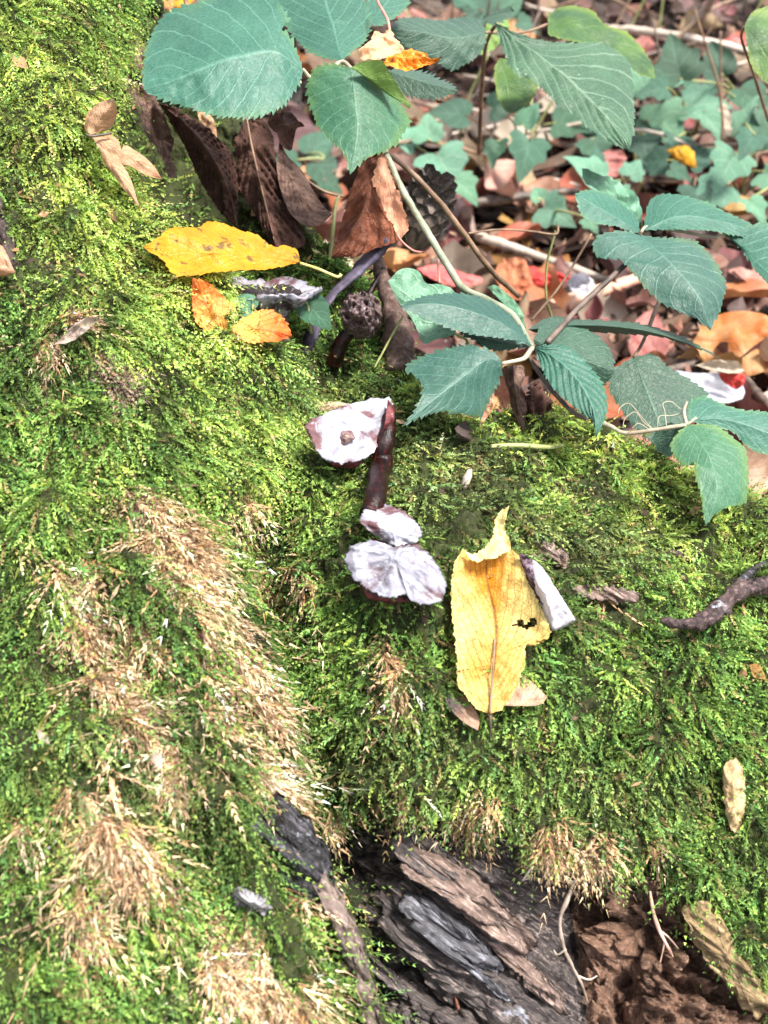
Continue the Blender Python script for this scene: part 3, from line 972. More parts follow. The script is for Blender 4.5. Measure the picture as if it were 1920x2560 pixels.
# crumbs of bark and leaf caught in the moss
def debris(V, N, PX_, PY_, count, size):
    p, n, px, py = sample_sheet(V, N, PX_, PY_, count, lambda a, b, c: np.ones_like(a))
    p = p + n * rng.uniform(0.001, 0.0045, (count, 1))
    a = unit(np.cross(n, rng.normal(0, 1, (count, 3))))
    b = unit(np.cross(a, n + 0.5 * rng.normal(0, 1, (count, 3))))
    s = size * np.exp(rng.normal(0, .5, (count, 1)))
    w_ = s * rng.uniform(.15, .6, (count, 1))
    Vq_ = np.stack([p - a * s, p - b * w_, p + a * s, p + b * w_], 1).reshape(-1, 3)
    i = np.arange(count)[:, None] * 4
    pal = np.array([(.30, .17, .10), (.14, .08, .05), (.52, .36, .24), (.07, .045, .035), (.40, .22, .12)])
    c = pal[rng.integers(0, 5, count)]
    return Vq_, i, np.repeat(c, 4, 0)


q1, i1, c1 = debris(VL, NL, PXL, PYL, 900, 0.0013)
q2, i2, c2 = debris(VM, NM, PXM_, PYM_, 900, 0.0013)
i2 = i2 + len(q1)
ii = np.concatenate([i1, i2])
deb = link_mesh('moss_debris', fast_mesh('moss_debris', np.concatenate([q1, q2]), np.concatenate([ii + np.array([[0, 1, 2]]), ii + np.array([[0, 2, 3]])]), np.concatenate([c1, c2])), DEADMOSS, None, smooth=False)
tag(deb, 'brown crumbs of bark and leaf caught in the moss', kind='stuff')


# ------------------------------------------------------------------ ground behind, litter
GROUND = rock_mat('forest_soil', ((0.008, 0.005, 0.004), (0.025, 0.016, 0.012), (0.08, 0.05, 0.035)), 22, bump=1.0, bdist=0.006, rough=0.95, fine=260)
gy = np.concatenate([np.linspace(-0.6, 2.6, 130), [3.5, 6, 12, 40, 120]])
gx = np.concatenate([[-60, -15, -5], np.linspace(-1.6, 1.6, 110), [5, 15, 60]])
GX, GY = np.meshgrid(gx, gy)
GV = np.stack([GX, GY, GX * 0], -1)
GV[..., 2] = -0.02 + 0.012 * fbm(GV, 5, 4, 51) * (np.abs(GX) < 2) * (GY < 3)
f = grid_faces(*GX.shape)
ground = link_mesh('ground', mesh_from('ground', GV.reshape(-1, 3), f), GROUND)
tag(ground, kind='structure')


def litter_mesh(name, L, W, curl, fold, wav, seed, mat, lobes=0, nt=13, ns=4):
    """one fallen leaf lying about level: origin at its middle, with a stalk"""
    t = np.linspace(0, 1, nt)[:, None]
    s = np.linspace(-1, 1, 2 * ns + 1)[None]
    wd = W * np.sin(np.pi * t ** 0.8) ** 0.8 * (1 + lobes * 0.35 * np.abs(np.sin(t * 9.5)))
    r = np.random.default_rng(seed)
    x = s * wd * 0.5 * (1 + 0.1 * r.normal(0, 1, t.shape))
    y = (t - 0.5) * L + 0 * s + 0.15 * W * np.sin(t * 3 + seed)
    z = fold * np.abs(s) * wd + curl * L * (2 * t - 1) ** 2 + wav * np.sin(t * 11 + s * 2.5 + seed) * (0.3 + np.abs(s)) + curl * 0.6 * W * s * np.sin(t * 5 + seed)
    V = np.stack([x, y + 0 * x, z], -1)
    a = curl * 9 * s * np.cos(seed * 1.0)
    V = V.reshape(-1, 3)
    uv = np.stack([0.5 + 0.5 * np.broadcast_to(s, z.shape), np.broadcast_to(t, z.shape)], -1).reshape(-1, 2)
    fc = [tuple(q) for q in grid_faces(nt, 2 * ns + 1)]
    me = mesh_from(name, V, fc, uv)
    me.materials.append(mat)
    me.polygons.foreach_set('use_smooth', np.ones(len(me.polygons), bool))
    return me


PROTO = []
kinds = ['pale peach fallen leaf', 'brown fallen leaf', 'dark brown rotting leaf', 'rose brown fallen leaf', 'orange fallen leaf', 'cream coloured fallen leaf']
for k in range(6):
    for q in range(3):
        PROTO.append((k, litter_mesh('fallen_leaf', 0.058 + 0.016 * random.random(), 0.030 + 0.014 * random.random(), random.uniform(-0.05, 0.22), random.uniform(-0.15, 0.45), random.uniform(0.001, 0.004), 10 * k + q, LITTER[k], lobes=(q == 2) * 0.7)))

placed = []
n_l = 0
tries = 0
while n_l < 290 and tries < 40000:
    tries += 1
    px = random.uniform(430, 2020)
    py = random.uniform(-60, 1350) if random.random() < 0.75 else random.uniform(420, 1100)
    if py > mound_crest(px) + 20:
        continue
    z = random.uniform(-0.012, 0.022)
    d = float(ground_depth(px, py, z))
    if d > 2.3:
        continue
    p = P(px, py, d)
    sep = 0.020 + 0.012 * (d - .7)
    if any((p[0] - q[0]) ** 2 + (p[1] - q[1]) ** 2 < sep ** 2 for q in placed):
        continue
    placed.append(p)
    if py > 430:
        wts = (8, 6, 4, 4, 7, 2)
    else:
        wts = (2, 9, 13, 1.5, 1.5, 0.8)  # darker leaf mix at the back stands in for shade under the ivy
    k = random.choices(range(6), wts)[0]
    me = PROTO[k * 3 + random.randrange(3)][1]
    o = bpy.data.objects.new('fallen_leaf', me)
    COL.objects.link(o)
    o.location = p
    s = random.uniform(0.75, 1.25)
    o.scale = (s, s, s)
    o.rotation_euler = (random.gauss(0.25, 0.35), random.gauss(0, 0.35), random.uniform(0, 6.28))
    lx, ly = px / F, py / F
    marks = [(1500, 740, 'near the large orange-tan curled leaf'), (1540, 840, 'near the curled lavender leaf'), (1250, 610, 'round the lavender grey curl'), (1120, 600, 'by the scarlet leaf'), (960, 595, 'by the glossy pink leaf'),
             (930, 470, 'round the pine cone'), (1150, 540, 'along the long pale twig'), (1290, 635, 'along the thick peach coloured stick'), (1130, 430, 'along the level grey brown twig'), (1200, 470, 'round the small bright ivy leaf'),
             (1340, 400, 'behind the three-leaved bramble sprig'), (1330, 345, 'round the standing brown ribbed leaf'), (1470, 340, 'near the golden yellow scrap'), (1590, 350, 'under the spreading pale ivy'), (1480, 250, 'under the bright glossy ivy'),
             (1130, 310, 'under the ivy with the pale star leaf'), (940, 380, 'by the long pointed ivy leaf'), (690, 360, 'behind the crumpled brown leaves'), (1500, 60, 'by the pale broken stick'), (1250, 40, 'beyond the serrated leaf'), (1060, 30, 'in the gap at the top between bramble leaves'),
             (1590, 590, 'under the rightmost blue-green leaf'), (1400, 700, 'under the long thin bramble leaf'), (1240, 960, 'behind the mossy crest'), (1620, 1000, 'right of the drooping leaf'), (1620, 130, 'by the bright green leaf at the edge'), (850, 240, 'under the heart-shaped leaf'), (380, 20, 'at the top left by the dark stick')]
    mk = min(marks, key=lambda q: (q[0] - lx) ** 2 + (q[1] - ly) ** 2)[2]
    big = ' large' if s > 1.1 else (' small' if s < 0.88 else '')
    tag(o, (big + ' ' + kinds[k]).strip() + ' ' + mk, 'fallen leaf', 'fallen leaves on the forest floor')
    n_l += 1

# crumbs: too many and too small to count
def quads(n, pxr, pyr, size, zr, palette, tilt=0.5):
    px = rng.uniform(*pxr, n)
    py = rng.uniform(*pyr, n)
    ok = py < mound_crest(px) + 30
    px, py = px[ok], py[ok]
    n = len(px)
    z = rng.uniform(*zr, n)
    p = P(px, py, ground_depth(px, py, z))
    a = unit(rng.normal(0, 1, (n, 3)) * np.array([1, 1, tilt]))
    b = unit(np.cross(a, np.array([0, 0, 1.0]) + rng.normal(0, tilt * 0.7, (n, 3))))
    s = size * np.exp(rng.normal(0, 0.45, (n, 1)))
    asp = rng.uniform(0.25, 0.7, (n, 1))
    c = unit(np.cross(a, b))
    V = np.stack([p - a * s, p - b * s * asp + c * s * .25, p + a * s, p + b * s * asp + c * s * .25], 1).reshape(-1, 3)
    base = np.arange(n)[:, None] * 4
    T = np.concatenate([base + np.array([[0, 1, 2]]), base + np.array([[0, 2, 3]])])
    pal = np.array(palette)
    col = 0.65 * pal[rng.integers(0, len(pal), n)] * np.exp(rng.normal(0, 0.3, (n, 1)))
    return V, T, np.repeat(col, 4, 0)


Vq, Tq, Cq = quads(9000, (400, 2050), (-80, 1350), 0.011, (-0.018, 0.006), [(0.22, 0.13, 0.09), (0.10, 0.06, 0.045), (0.06, 0.037, 0.03), (0.34, 0.21, 0.15), (0.2, 0.085, 0.06), (0.04, 0.03, 0.027)])
CRUMB = moss_mat('crumbs', 0.12, 0.6)
lit = link_mesh('leaf_litter', fast_mesh('leaf_litter', Vq, Tq, np.clip(Cq, 0, .8)), CRUMB, None, smooth=False)
tag(lit, 'crumbled leaf scraps covering the forest floor', kind='stuff')

# fallen twigs and upright stems in the undergrowth (view pixels on the 1659 copy; both ends on or above the ground)
def gp(x, y, z):
    return P(x * F, y * F, ground_depth(x * F, y * F, z))


def ground_twig(label, pts, r, mat, cat='twig', group=None, name='twig'):
    w_ = [(*gp(x, y, z), r * (1 - 0.3 * i / max(1, len(pts) - 1))) for i, (x, y, z) in enumerate(pts)]
    o = tube(name, w_, mat, None, n=22, sides=7, world=True, rough=0.15, nodes=0.15)
    return tag(o, label, cat, group)


ground_twig('long pale twig slanting through the litter behind the main bramble cane', [(1030, 510, .012), (1150, 550, .014), (1330, 612, .012)], 0.0042, TWIGP)
ground_twig('thick peach coloured stick lying below the three-leaved bramble sprig', [(1170, 672, .015), (1280, 635, .02), (1420, 585, .018)], 0.0062, stem_mat('stick_peach', (0.5, 0.26, 0.18), (0.62, 0.38, 0.28)), 'stick', name='stick')
ground_twig('grey brown twig lying level in front of the ivy', [(1020, 440, .02), (1130, 425, .022), (1250, 412, .02)], 0.0045, TWIGD)
ground_twig('dark twig reaching from the serrated leaf towards the right edge', [(1360, 165, .06), (1470, 200, .06), (1600, 250, .05), (1700, 300, .04)], 0.0055, TWIGD)
ground_twig('pale broken stick at the upper right', [(1500, 50, .05), (1525, 20, .08), (1545, -20, .12)], 0.006, TWIGP, 'stick', name='stick')
ground_twig('pale twig crossing behind the serrated leaf', [(1300, 60, .05), (1450, 75, .06), (1620, 110, .05)], 0.005, TWIGP)
ground_twig('dark stick behind the topmost left leaf', [(380, 45, .05), (450, 20, .07), (500, 5, .07)], 0.007, TWIGD, 'stick', name='stick')
ground_twig('thin brown twig along the ivy at the far right', [(1440, 800, .02), (1560, 770, .015), (1680, 700, .01)], 0.003, TWIGD)
ground_twig('dark twig on the litter at the right edge', [(1560, 770, .02), (1620, 830, .02), (1680, 900, .02)], 0.0035, TWIGD)
hz = [(1020, 330, 10), (1060, 60, 12), (1085, 300, 8), (940, 300, 10), (960, 60, 14), (1150, 330, 6), (1215, 300, 9), (1290, 40, 12), (1340, 30, 10), (1170, 30, 10), (1240, 60, 8), (1420, 60, 9), (1480, 300, 8), (1540, 400, 9), (1390, 330, 7), (1010, 200, 9), (1590, 330, 7), (900, 40, 8),
      (1040, 150, 8), (1120, 200, 7), (985, 260, 7), (1260, 330, 6), (1450, 130, 8), (1600, 30, 9)]
for i, (x, y, hh) in enumerate(hz):
    b0 = gp(x, y + 60, 0.0)
    lean = np.array([random.gauss(0, .5), random.gauss(0, .3), 1.0])
    lean = lean / np.linalg.norm(lean)
    h_ = hh * 0.013 * random.uniform(0.8, 1.6)
    pts = [(*(b0 - [0, 0, .02]), 0.0016), (*(b0 + lean * h_ * .5 + np.array([random.gauss(0, .008), 0, 0])), 0.0013), (*(b0 + lean * h_), 0.0008)]
    o = tube('stalk', pts, [TWIGD, CANEB, TWIGG][i % 3], None, n=14, sides=6, world=True)
    tag(o, 'thin bare stalk standing in the undergrowth at the top right', 'stalk', 'bare stalks in the undergrowth')
for i in range(46):
    x, y = random.uniform(830, 1700), random.uniform(0, 400)
    p0 = gp(x, y, random.uniform(0, .03))
    a = random.uniform(-.6, .6) + (math.pi if random.random() < .5 else 0)
    L = random.uniform(.06, .2)
    p1 = p0 + np.array([math.cos(a), math.sin(a), random.gauss(0.05, .15)]) * L
    pm = (p0 + p1) / 2 + np.array([0, random.gauss(0, .01), random.gauss(0.004, .008)])
    o = tube('twig', [(*p0, .0016), (*pm, .0020), (*p1, .0012)], [TWIGD, CANEB, TWIGP][i % 3], None, n=10, sides=6, world=True)
    tag(o, 'small twig fallen among the ivy and stalks in the background', 'twig', 'small twigs in the undergrowth')

# ------------------------------------------------------------------ ivy
def ivy_mesh(name, size, mat, seed, lob=1.0):
    """five-pointed ivy leaf, stalk end at the origin, tip towards +Y, face up"""
    r = random.Random(seed)
    half = [(0, 0.0), (0.16, -0.10), (0.36, -0.10), (0.52, 0.04), (0.40, 0.22), (0.50, 0.40), (0.33, 0.47), (0.22, 0.62), (0.14, 0.82), (0.0, 1.05)]
    if lob < 0.5:
        half = [(0, 0.0), (0.16, -0.10), (0.36, -0.08), (0.45, 0.08), (0.46, 0.26), (0.42, 0.42), (0.34, 0.56), (0.24, 0.72), (0.13, 0.88), (0.0, 1.02)]
    nt = 13
    hp = smooth_curve(half, nt)
    mid = np.linspace(0, 1.04, nt)
    ns = 4
    V, UV = [], []
    for i in range(nt):
        for j in range(-ns, ns + 1):
            a = abs(j) / ns
            x = hp[i, 0] * a * (1 if j > 0 else -1)
            y = mid[i] + (hp[i, 1] - mid[i]) * a
            z = 0.16 * abs(x) - 0.22 * (y - .4) ** 2 + 0.03 * math.sin(9 * x + 7 * y + seed)
            V.append((x * size, y * size, z * size))
            UV.append((0.5 + 0.5 * j / ns, i / (nt - 1)))
    me = mesh_from(name, V, grid_faces(nt, 2 * ns + 1), UV)
    me.materials.append(mat)
    me.polygons.foreach_set('use_smooth', np.ones(len(me.polygons), bool))
    return me


IVY_DARK = leaf_mat('ivy_dark', (0.030, 0.090, 0.055), (0.055, 0.14, 0.085), (0.16, 0.28, 0.2), 4, 1.4, 0.5, 0.08, rough=0.4, transl=0.15, nscale=40, objvar=0.5)
IVM = [ivy_mesh('leaf', 1.0, IVY, 1), ivy_mesh('leaf', 1.0, IVY, 2, 0), ivy_mesh('leaf', 1.0, IVYP, 3), ivy_mesh('leaf', 1.0, IVYP, 4, 0), ivy_mesh('leaf', 1.0, IVY_DARK, 5), ivy_mesh('leaf', 1.0, IVY_DARK, 6, 0)]


def face_cam(p, ang, lean=(0.0, 0.0)):
    """rotation: +Y of the leaf points along screen angle ang (degrees, 0 = right, 90 = up), the face looks up and to the viewer"""
    view = unit(CAM - p)
    nrm = unit(view * 0.75 + np.array([0, 0, 0.75]) + np.array([lean[0], 0, lean[1]]))
    a = math.radians(ang)
    y = math.cos(a) * RGT + math.sin(a) * UPV
    y = unit(y - (y * nrm).sum() * nrm)
    x = np.cross(y, nrm)
    return Matrix(((x[0], y[0], nrm[0]), (x[1], y[1], nrm[1]), (x[2], y[2], nrm[2])))


def ivy_plant(label, leaves, z, hub):
    """leaves: (x, y, size px, angle, mesh)  on the 1659 copy"""
    hp = gp(hub[0], hub[1], 0.002)
    t = thing('ivy_plant', label, 'ivy', hp)
    for i, (x, y, s, a, m) in enumerate(leaves):
        zz = z * random.uniform(0.7, 1.2)
        p = gp(x, y, zz)
        d = float(ground_depth(x * F, y * F, zz))
        if m < 2 and random.random() < 0.5:
            m += 4
        o = bpy.data.objects.new('leaf', IVM[m])
        COL.objects.link(o)
        R = face_cam(p, a, (random.gauss(0, .45), random.gauss(0, .25))).to_4x4()
        k = s * F * PXM(d) * random.uniform(1.0, 1.35)
        o.matrix_world = Matrix.Translation(p) @ R @ Matrix.Diagonal((k, k, k, 1))
        mw = o.matrix_world.copy()
        o.parent = t
        o.matrix_parent_inverse = Matrix.Translation(-t.location)
        o.matrix_basis = mw
        mp = (p + hp) / 2 + np.array([random.gauss(0, .01), 0, .012])
        tube('stalk', [(*hp, .0012), (*mp, .0011), (*p, .0008)], CANEB if i % 2 else TWIGG, t, n=10, sides=5, world=True)
    return t


ivy_plant('pale ivy with a long pointed leaf under the heart-shaped bramble leaf', [(895, 315, 70, 150, 3), (945, 330, 95, -65, 2), (925, 300, 60, 95, 2), (985, 385, 60, -60, 2)], .05, (960, 420))
ivy_plant('blurred ivy of round lobes behind the crumpled brown leaves', [(665, 330, 62, 40, 1), (690, 350, 60, -70, 1), (640, 345, 60, 200, 1), (700, 390, 50, -40, 0)], .03, (700, 400))
ivy_plant('ivy with a pale star leaf below the dark bramble leaf', [(1075, 305, 55, -100, 0), (1145, 300, 85, -105, 0), (1200, 265, 70, -10, 0), (1010, 250, 70, 170, 1), (1130, 270, 60, 60, 1), (1060, 235, 60, 10, 1)], .06, (1130, 340))
ivy_plant('ivy half hidden under the tip of the serrated leaf', [(1280, 300, 70, -70, 0), (1300, 275, 60, 160, 1), (1390, 290, 70, -80, 0), (1400, 260, 50, 50, 1)], .05, (1320, 350))
ivy_plant('ivy with bright glossy leaves right of the serrated leaf', [(1420, 240, 110, -60, 2), (1400, 200, 60, 120, 3), (1480, 225, 85, -15, 2), (1520, 240, 60, -60, 2), (1465, 295, 70, -100, 0), (1440, 175, 55, 60, 3)], .07, (1490, 330))
ivy_plant('dark grey-green ivy with one pointed leaf at the upper right', [(1470, 170, 85, 105, 0), (1480, 190, 60, -20, 1), (1440, 190, 60, 190, 0)], .09, (1500, 260))
ivy_plant('big dusky ivy with a rounded leaf near the right edge', [(1560, 160, 75, 110, 1), (1600, 190, 85, -60, 1), (1545, 185, 50, 200, 1), (1640, 230, 70, -30, 1), (1630, 290, 60, -120, 0)], .09, (1620, 300))
ivy_plant('spreading pale ivy with star leaves at the far right', [(1590, 330, 100, -120, 2), (1610, 290, 70, 70, 2), (1650, 370, 80, -40, 2), (1570, 400, 90, -150, 2), (1620, 430, 60, -70, 2), (1660, 300, 70, 20, 2), (1640, 320, 70, 100, 0)], .06, (1600, 440))
ivy_plant('low ivy with two pale leaves behind the three-leaved bramble sprig', [(1300, 395, 75, 160, 2), (1360, 380, 58, 60, 2), (1320, 420, 80, -60, 2), (1290, 350, 30, 90, 0)], .05, (1370, 440))
ivy_plant('dull ivy behind the yellow scrap', [(1440, 345, 60, 170, 0), (1450, 365, 60, -30, 0), (1490, 350, 55, 30, 0), (1500, 400, 60, -80, 0)], .045, (1480, 420))
ivy_plant('small bright ivy leaf standing alone above the litter', [(1170, 430, 34, 120, 3), (1175, 445, 75, -35, 2), (1270, 470, 40, -60, 2)], .05, (1200, 500))
ivy_plant('small ivy in the gap at the top between the bramble leaves', [(1060, 30, 60, 150, 1), (1080, 20, 60, 40, 1), (1120, 45, 50, -20, 0), (1010, 10, 60, 90, 1)], .08, (1080, 90))


def dm(x, y, lift=0.006):
    return float(depth_mound(x * F, y * F)) - lift


def dl_(x, y, lift=0.006):
    return float(depth_left(x * F, y * F)) - lift


# ------------------------------------------------------------------ brambles
def bramble(label, hub):
    return thing('bramble', label, 'bramble', P(hub[0] * F, hub[1] * F, hub[2]))


bt = bramble('big bramble sprig at the top with a broad blue-green leaf and a heart-shaped one', (738, 135, .468))
leaf('leaf', (654, 150, .462), (312, 196, .452), [(642, 112), (622, 72), (607, 62), (622, 40), (606, 10), (575, -10), (500, -16), (425, 4), (378, 20), (345, 44), (324, 82), (312, 122), (309, 160)],
     [(650, 172), (630, 206), (602, 235), (560, 250), (510, 254), (450, 247), (402, 231), (352, 215), (326, 205)], GREEN, bt, mid=[(592, 111), (530, 118), (468, 136), (403, 163)], dl=.030, dr=-.006, teeth=34, tamp=7, pleat=.0022, npl=10, rough=.002, bow=-.006, ns=12)
leaf('leaf', (738, 132, .476), (690, -110, .53), [(700, 126), (660, 106), (632, 76), (604, 40), (590, 0), (610, -60)], [(760, 112), (786, 92), (800, 60), (800, 30), (788, 0), (750, -60)], GREEN, bt, mid=[(722, 60), (704, 0)], dl=.004, dr=.008, teeth=26, tamp=6, pleat=.002, rough=.0015, seed=2)
leaf('leaf', (758, 146, .462), (756, 378, .452), [(722, 138), (684, 144), (668, 170), (664, 204), (677, 249), (693, 280), (720, 307), (745, 336)], [(782, 153), (811, 165), (836, 187), (860, 216), (880, 248), (886, 268), (868, 290), (859, 309), (828, 328), (787, 345)],
     GREENB, bt, mid=[(768, 220), (772, 290)], dl=.004, dr=.010, teeth=24, tamp=6, pleat=.0018, rough=.0015, cup=.004, seed=3, ns=11)
leaf('curled_edge', (758, 146, .458), (884, 236, .462), [(787, 131), (823, 131), (838, 152), (857, 181), (872, 207), (888, 228)], [(776, 146), (805, 146), (826, 163), (846, 187), (868, 222)], LIME, bt, dl=-.006, dr=.002, rough=.001, nt=30)
leaf('leaf', (834, 152, .492), (990, 197, .487), [(870, 148), (911, 155), (940, 167), (974, 181)], [(850, 180), (868, 200), (900, 211), (935, 213), (962, 210)], GREEN2, bt, dl=.01, dr=.0, teeth=16, tamp=8, pleat=.0015, seed=4)
leaf('leaf', (800, 50, .52), (880, -50, .55), [(790, 10), (830, -40)], [(820, 55), (865, 30), (890, -10)], GREEN, bt, teeth=14, tamp=5, seed=5)
tube('stem', [(655, 150, .464, 4), (672, 168, .468, 5), (700, 160, .470, 5), (738, 134, .472, 5), (758, 146, .466, 4)], PET, bt, n=30)
tube('stem', [(738, 134, .472, 5), (742, 150, .48, 5), (800, 240, .50, 7), (832, 330, .50, 8)], PET, bt, n=30)
tube('stem', [(648, 178, .475, 4), (625, 205, .49, 5), (600, 240, .51, 6)], PET, bt, n=16)

bs = bramble('hanging serrated grey-green bramble leaf with dull leaves round it, in front of the ivy', (1074, 57, .60))
leaf('leaf', (1068, 50, .60), (1358, 328, .56), [(1129, 75), (1189, 90), (1249, 92), (1309, 97), (1349, 125), (1364, 160), (1370, 215), (1369, 280)], [(1089, 110), (1109, 155), (1149, 172), (1179, 200), (1199, 225), (1239, 247), (1266, 275), (1299, 297), (1330, 315)],
     GREENS, bs, mid=[(1150, 108), (1228, 170), (1300, 240), (1342, 296)], dl=.035, dr=-.01, teeth=28, tamp=7, pleat=.004, npl=9, rough=.0015, rs=70, seed=6, ns=11)
leaf('leaf', (1184, 52, .66), (1413, 174, .64), [(1189, 25), (1229, 12), (1279, 24), (1306, 58), (1354, 70), (1386, 102), (1408, 145)], [(1189, 76), (1249, 92), (1329, 105), (1369, 150)], GREEN3, bs, mid=[(1260, 60), (1340, 100)], dl=.02, dr=-.01, teeth=20, tamp=4, rough=.003, rs=45, seed=7)
leaf('leaf', (1079, 128, .64), (1108, 250, .62), [(1068, 150), (1072, 200), (1088, 240)], [(1120, 140), (1150, 168), (1160, 192), (1140, 226)], GREEN3, bs, teeth=12, tamp=4, rough=.003, rs=45, seed=8)
leaf('leaf', (1050, 70, .57), (838, 62, .55), [(1040, 48), (1015, 36), (955, 44), (905, 39), (865, 40)], [(1048, 95), (1030, 122), (1000, 141), (972, 152), (935, 128), (880, 104)], GREEN2, bs, mid=[(980, 82), (900, 68)], dl=.02, dr=.004, teeth=24, tamp=4, pleat=.003, rough=.002, seed=9)
leaf('leaf', (1100, 48, .68), (1035, 118, .67), [(1085, 30), (1060, 40), (1040, 80)], [(1098, 70), (1075, 100), (1050, 118)], LIME, bs, rough=.002)
leaf('leaf', (1040, 40, .62), (1110, 25, .64), [(1070, 25), (1100, 15)], [(1060, 52), (1095, 42)], GREEN2, bs, teeth=8, tamp=5)
tube('stem', [(1074, 52, .60, 3.5), (1060, 70, .62, 4), (1048, 110, .66, 4), (1040, 200, .72, 4.5), (1035, 330, .78, 5)], CANEB, bs, n=26)
tube('stem', [(1184, 52, .66, 3), (1130, 70, .64, 3), (1060, 70, .62, 4)], CANEB, bs, n=16)
tube('stem', [(1050, 70, .57, 3), (1056, 70, .6, 3.5), (1060, 70, .62, 4)], CANEB, bs, n=10)

be = bramble('bright green leaf hanging in at the right edge near the top', (1610, 58, .62))
leaf('leaf', (1606, 58, .62), (1740, 210, .60), [(1626, 28), (1680, 20), (1740, 80)], [(1613, 100), (1628, 145), (1664, 182), (1700, 205)], GREEN3, be, dl=.01, dr=.0, teeth=14, tamp=4, rough=.003, rs=45, seed=10)
tube('stem', [(1606, 58, .62, 3), (1602, 85, .63, 3), (1625, 150, .66, 3.5), (1660, 260, .74, 4)], CANEB, be, n=20)

# central sprig on the long cane
bc = bramble('central bramble sprig of five leaves on the long grey cane above the mound', (1150, 765, .468))
leaf('leaf', (1150, 748, .468), (862, 662, .455), [(1119, 702), (1080, 664), (1029, 640), (969, 633), (910, 642)], [(1114, 736), (1079, 730), (1040, 725), (996, 716), (952, 702), (905, 682)], GREENC, bc, mid=[(1085, 700), (1000, 668), (930, 656)], dl=.014, dr=-.004, teeth=20, tamp=4, pleat=.002, rough=.0012, seed=12)
leaf('leaf', (1150, 752, .474), (992, 718, .474), [(1110, 724), (1060, 712), (1020, 708)], [(1120, 752), (1079, 758), (1050, 752), (1030, 738)], GREEN2, bc, dl=.006, teeth=12, tamp=4, rough=.001, seed=13)
leaf('leaf', (1084, 784, .462), (869, 922, .444), [(1069, 763), (1035, 749), (994, 747), (939, 760), (890, 780), (877, 797), (896, 812), (914, 832), (912, 850), (900, 880)], [(1084, 800), (1075, 830), (1056, 868), (1038, 898), (994, 894), (954, 889), (908, 902)],
     GREENC, bc, mid=[(1050, 778), (985, 826), (925, 874)], dl=.010, dr=.008, teeth=22, tamp=6, pleat=.0022, npl=9, rough=.0012, seed=14, ns=11)
leaf('leaf', (1154, 752, .466), (1287, 948, .446), [(1180, 745), (1226, 751), (1270, 788), (1299, 825), (1312, 870), (1306, 908)], [(1166, 782), (1190, 832), (1224, 866), (1256, 892), (1281, 914)],
     GREEN, bc, mid=[(1196, 770), (1245, 815), (1280, 880)], dl=.008, dr=-.003, teeth=20, tamp=4, pleat=.0042, npl=10, rough=.001, seed=15, ns=11)
leaf('leaf', (1152, 734, .482), (1328, 802, .492), [(1178, 694), (1215, 690), (1262, 708), (1302, 735), (1322, 768)], [(1165, 760), (1204, 784), (1255, 815), (1302, 832)], GREEN2, bc, dl=.012, dr=.004, teeth=16, tamp=4, rough=.0015, pleat=.0015, seed=16)
leaf('leaf', (1140, 712, .490), (1562, 778, .515), [(1189, 684), (1254, 690), (1329, 694), (1404, 704), (1479, 730)], [(1179, 722), (1279, 718), (1354, 722), (1429, 728), (1506, 752)], GREEN2, bc, mid=[(1250, 702), (1380, 712), (1480, 740)], dl=.02, dr=.012, teeth=18, tamp=3, rough=.001, seed=17)
leaf('leaf', (1369, 770, .515), (1440, 985, .495), [(1340, 788), (1322, 806), (1316, 840), (1340, 882), (1370, 922), (1408, 957)], [(1414, 766), (1440, 790), (1480, 815), (1528, 850), (1510, 880), (1488, 920), (1462, 960)], GREEN2, bc, mid=[(1395, 840), (1425, 920)], dl=.002, dr=.01, teeth=18, tamp=4, pleat=.0015, rough=.0012, seed=18)
tube('cane', [(828, 322, .512, 8.5), (848, 365, .510, 7.5), (872, 415, .508, 7.5), (912, 482, .505, 8), (960, 562, .502, 8), (1000, 622, .498, 8.5), (1050, 646, .490, 7.5), (1108, 682, .482, 7), (1150, 750, .470, 6.5)], CANE, bc, n=90, sides=10, nodes=.12)
tube('stem', [(1150, 750, .470, 6), (1140, 766, .468, 6), (1128, 776, .466, 5), (1084, 785, .463, 4)], PET, bc, n=24)
tube('stem', [(1140, 766, .468, 5), (1160, 800, .470, 5), (1195, 845, .470, 5), (1235, 888, .468, 5), (1265, 905, .466, 4)], TWIGD, bc, n=30)
tube('stem', [(1369, 772, .515, 4), (1390, 735, .52, 4), (1420, 660, .54, 5), (1432, 640, .55, 5)], CANEB, bc, n=18)

bu = bramble('three-leaved bramble sprig spreading its flat blue-green leaves at the right', (1384, 503, .522))
leaf('leaf', (1384, 502, .522), (1241, 418, .53), [(1372, 470), (1330, 430), (1280, 411)], [(1366, 502), (1330, 488), (1288, 483), (1256, 462)], GREEN, bu, dl=.012, dr=-.002, teeth=16, tamp=3, pleat=.0015, rough=.001, seed=20)
leaf('leaf', (1390, 498, .522), (1650, 505, .53), [(1394, 470), (1407, 430), (1454, 419), (1519, 434), (1569, 459), (1620, 482)], [(1420, 496), (1480, 496), (1540, 499), (1600, 510)], GREEN, bu, mid=[(1470, 468), (1560, 480)], dl=.016, dr=-.004, teeth=20, tamp=3, pleat=.0015, rough=.001, seed=21)
leaf('leaf', (1380, 507, .520), (1535, 714, .500), [(1340, 498), (1294, 508), (1281, 530), (1294, 556), (1337, 560), (1360, 582), (1389, 615), (1424, 650), (1459, 670), (1501, 686)], [(1419, 512), (1494, 519), (1529, 545), (1554, 580), (1567, 620), (1559, 660), (1546, 690)],
     GREENC, bu, mid=[(1440, 560), (1505, 635)], dl=.006, dr=.012, teeth=24, tamp=4, pleat=.0018, rough=.0012, bow=-.006, seed=22, ns=11)
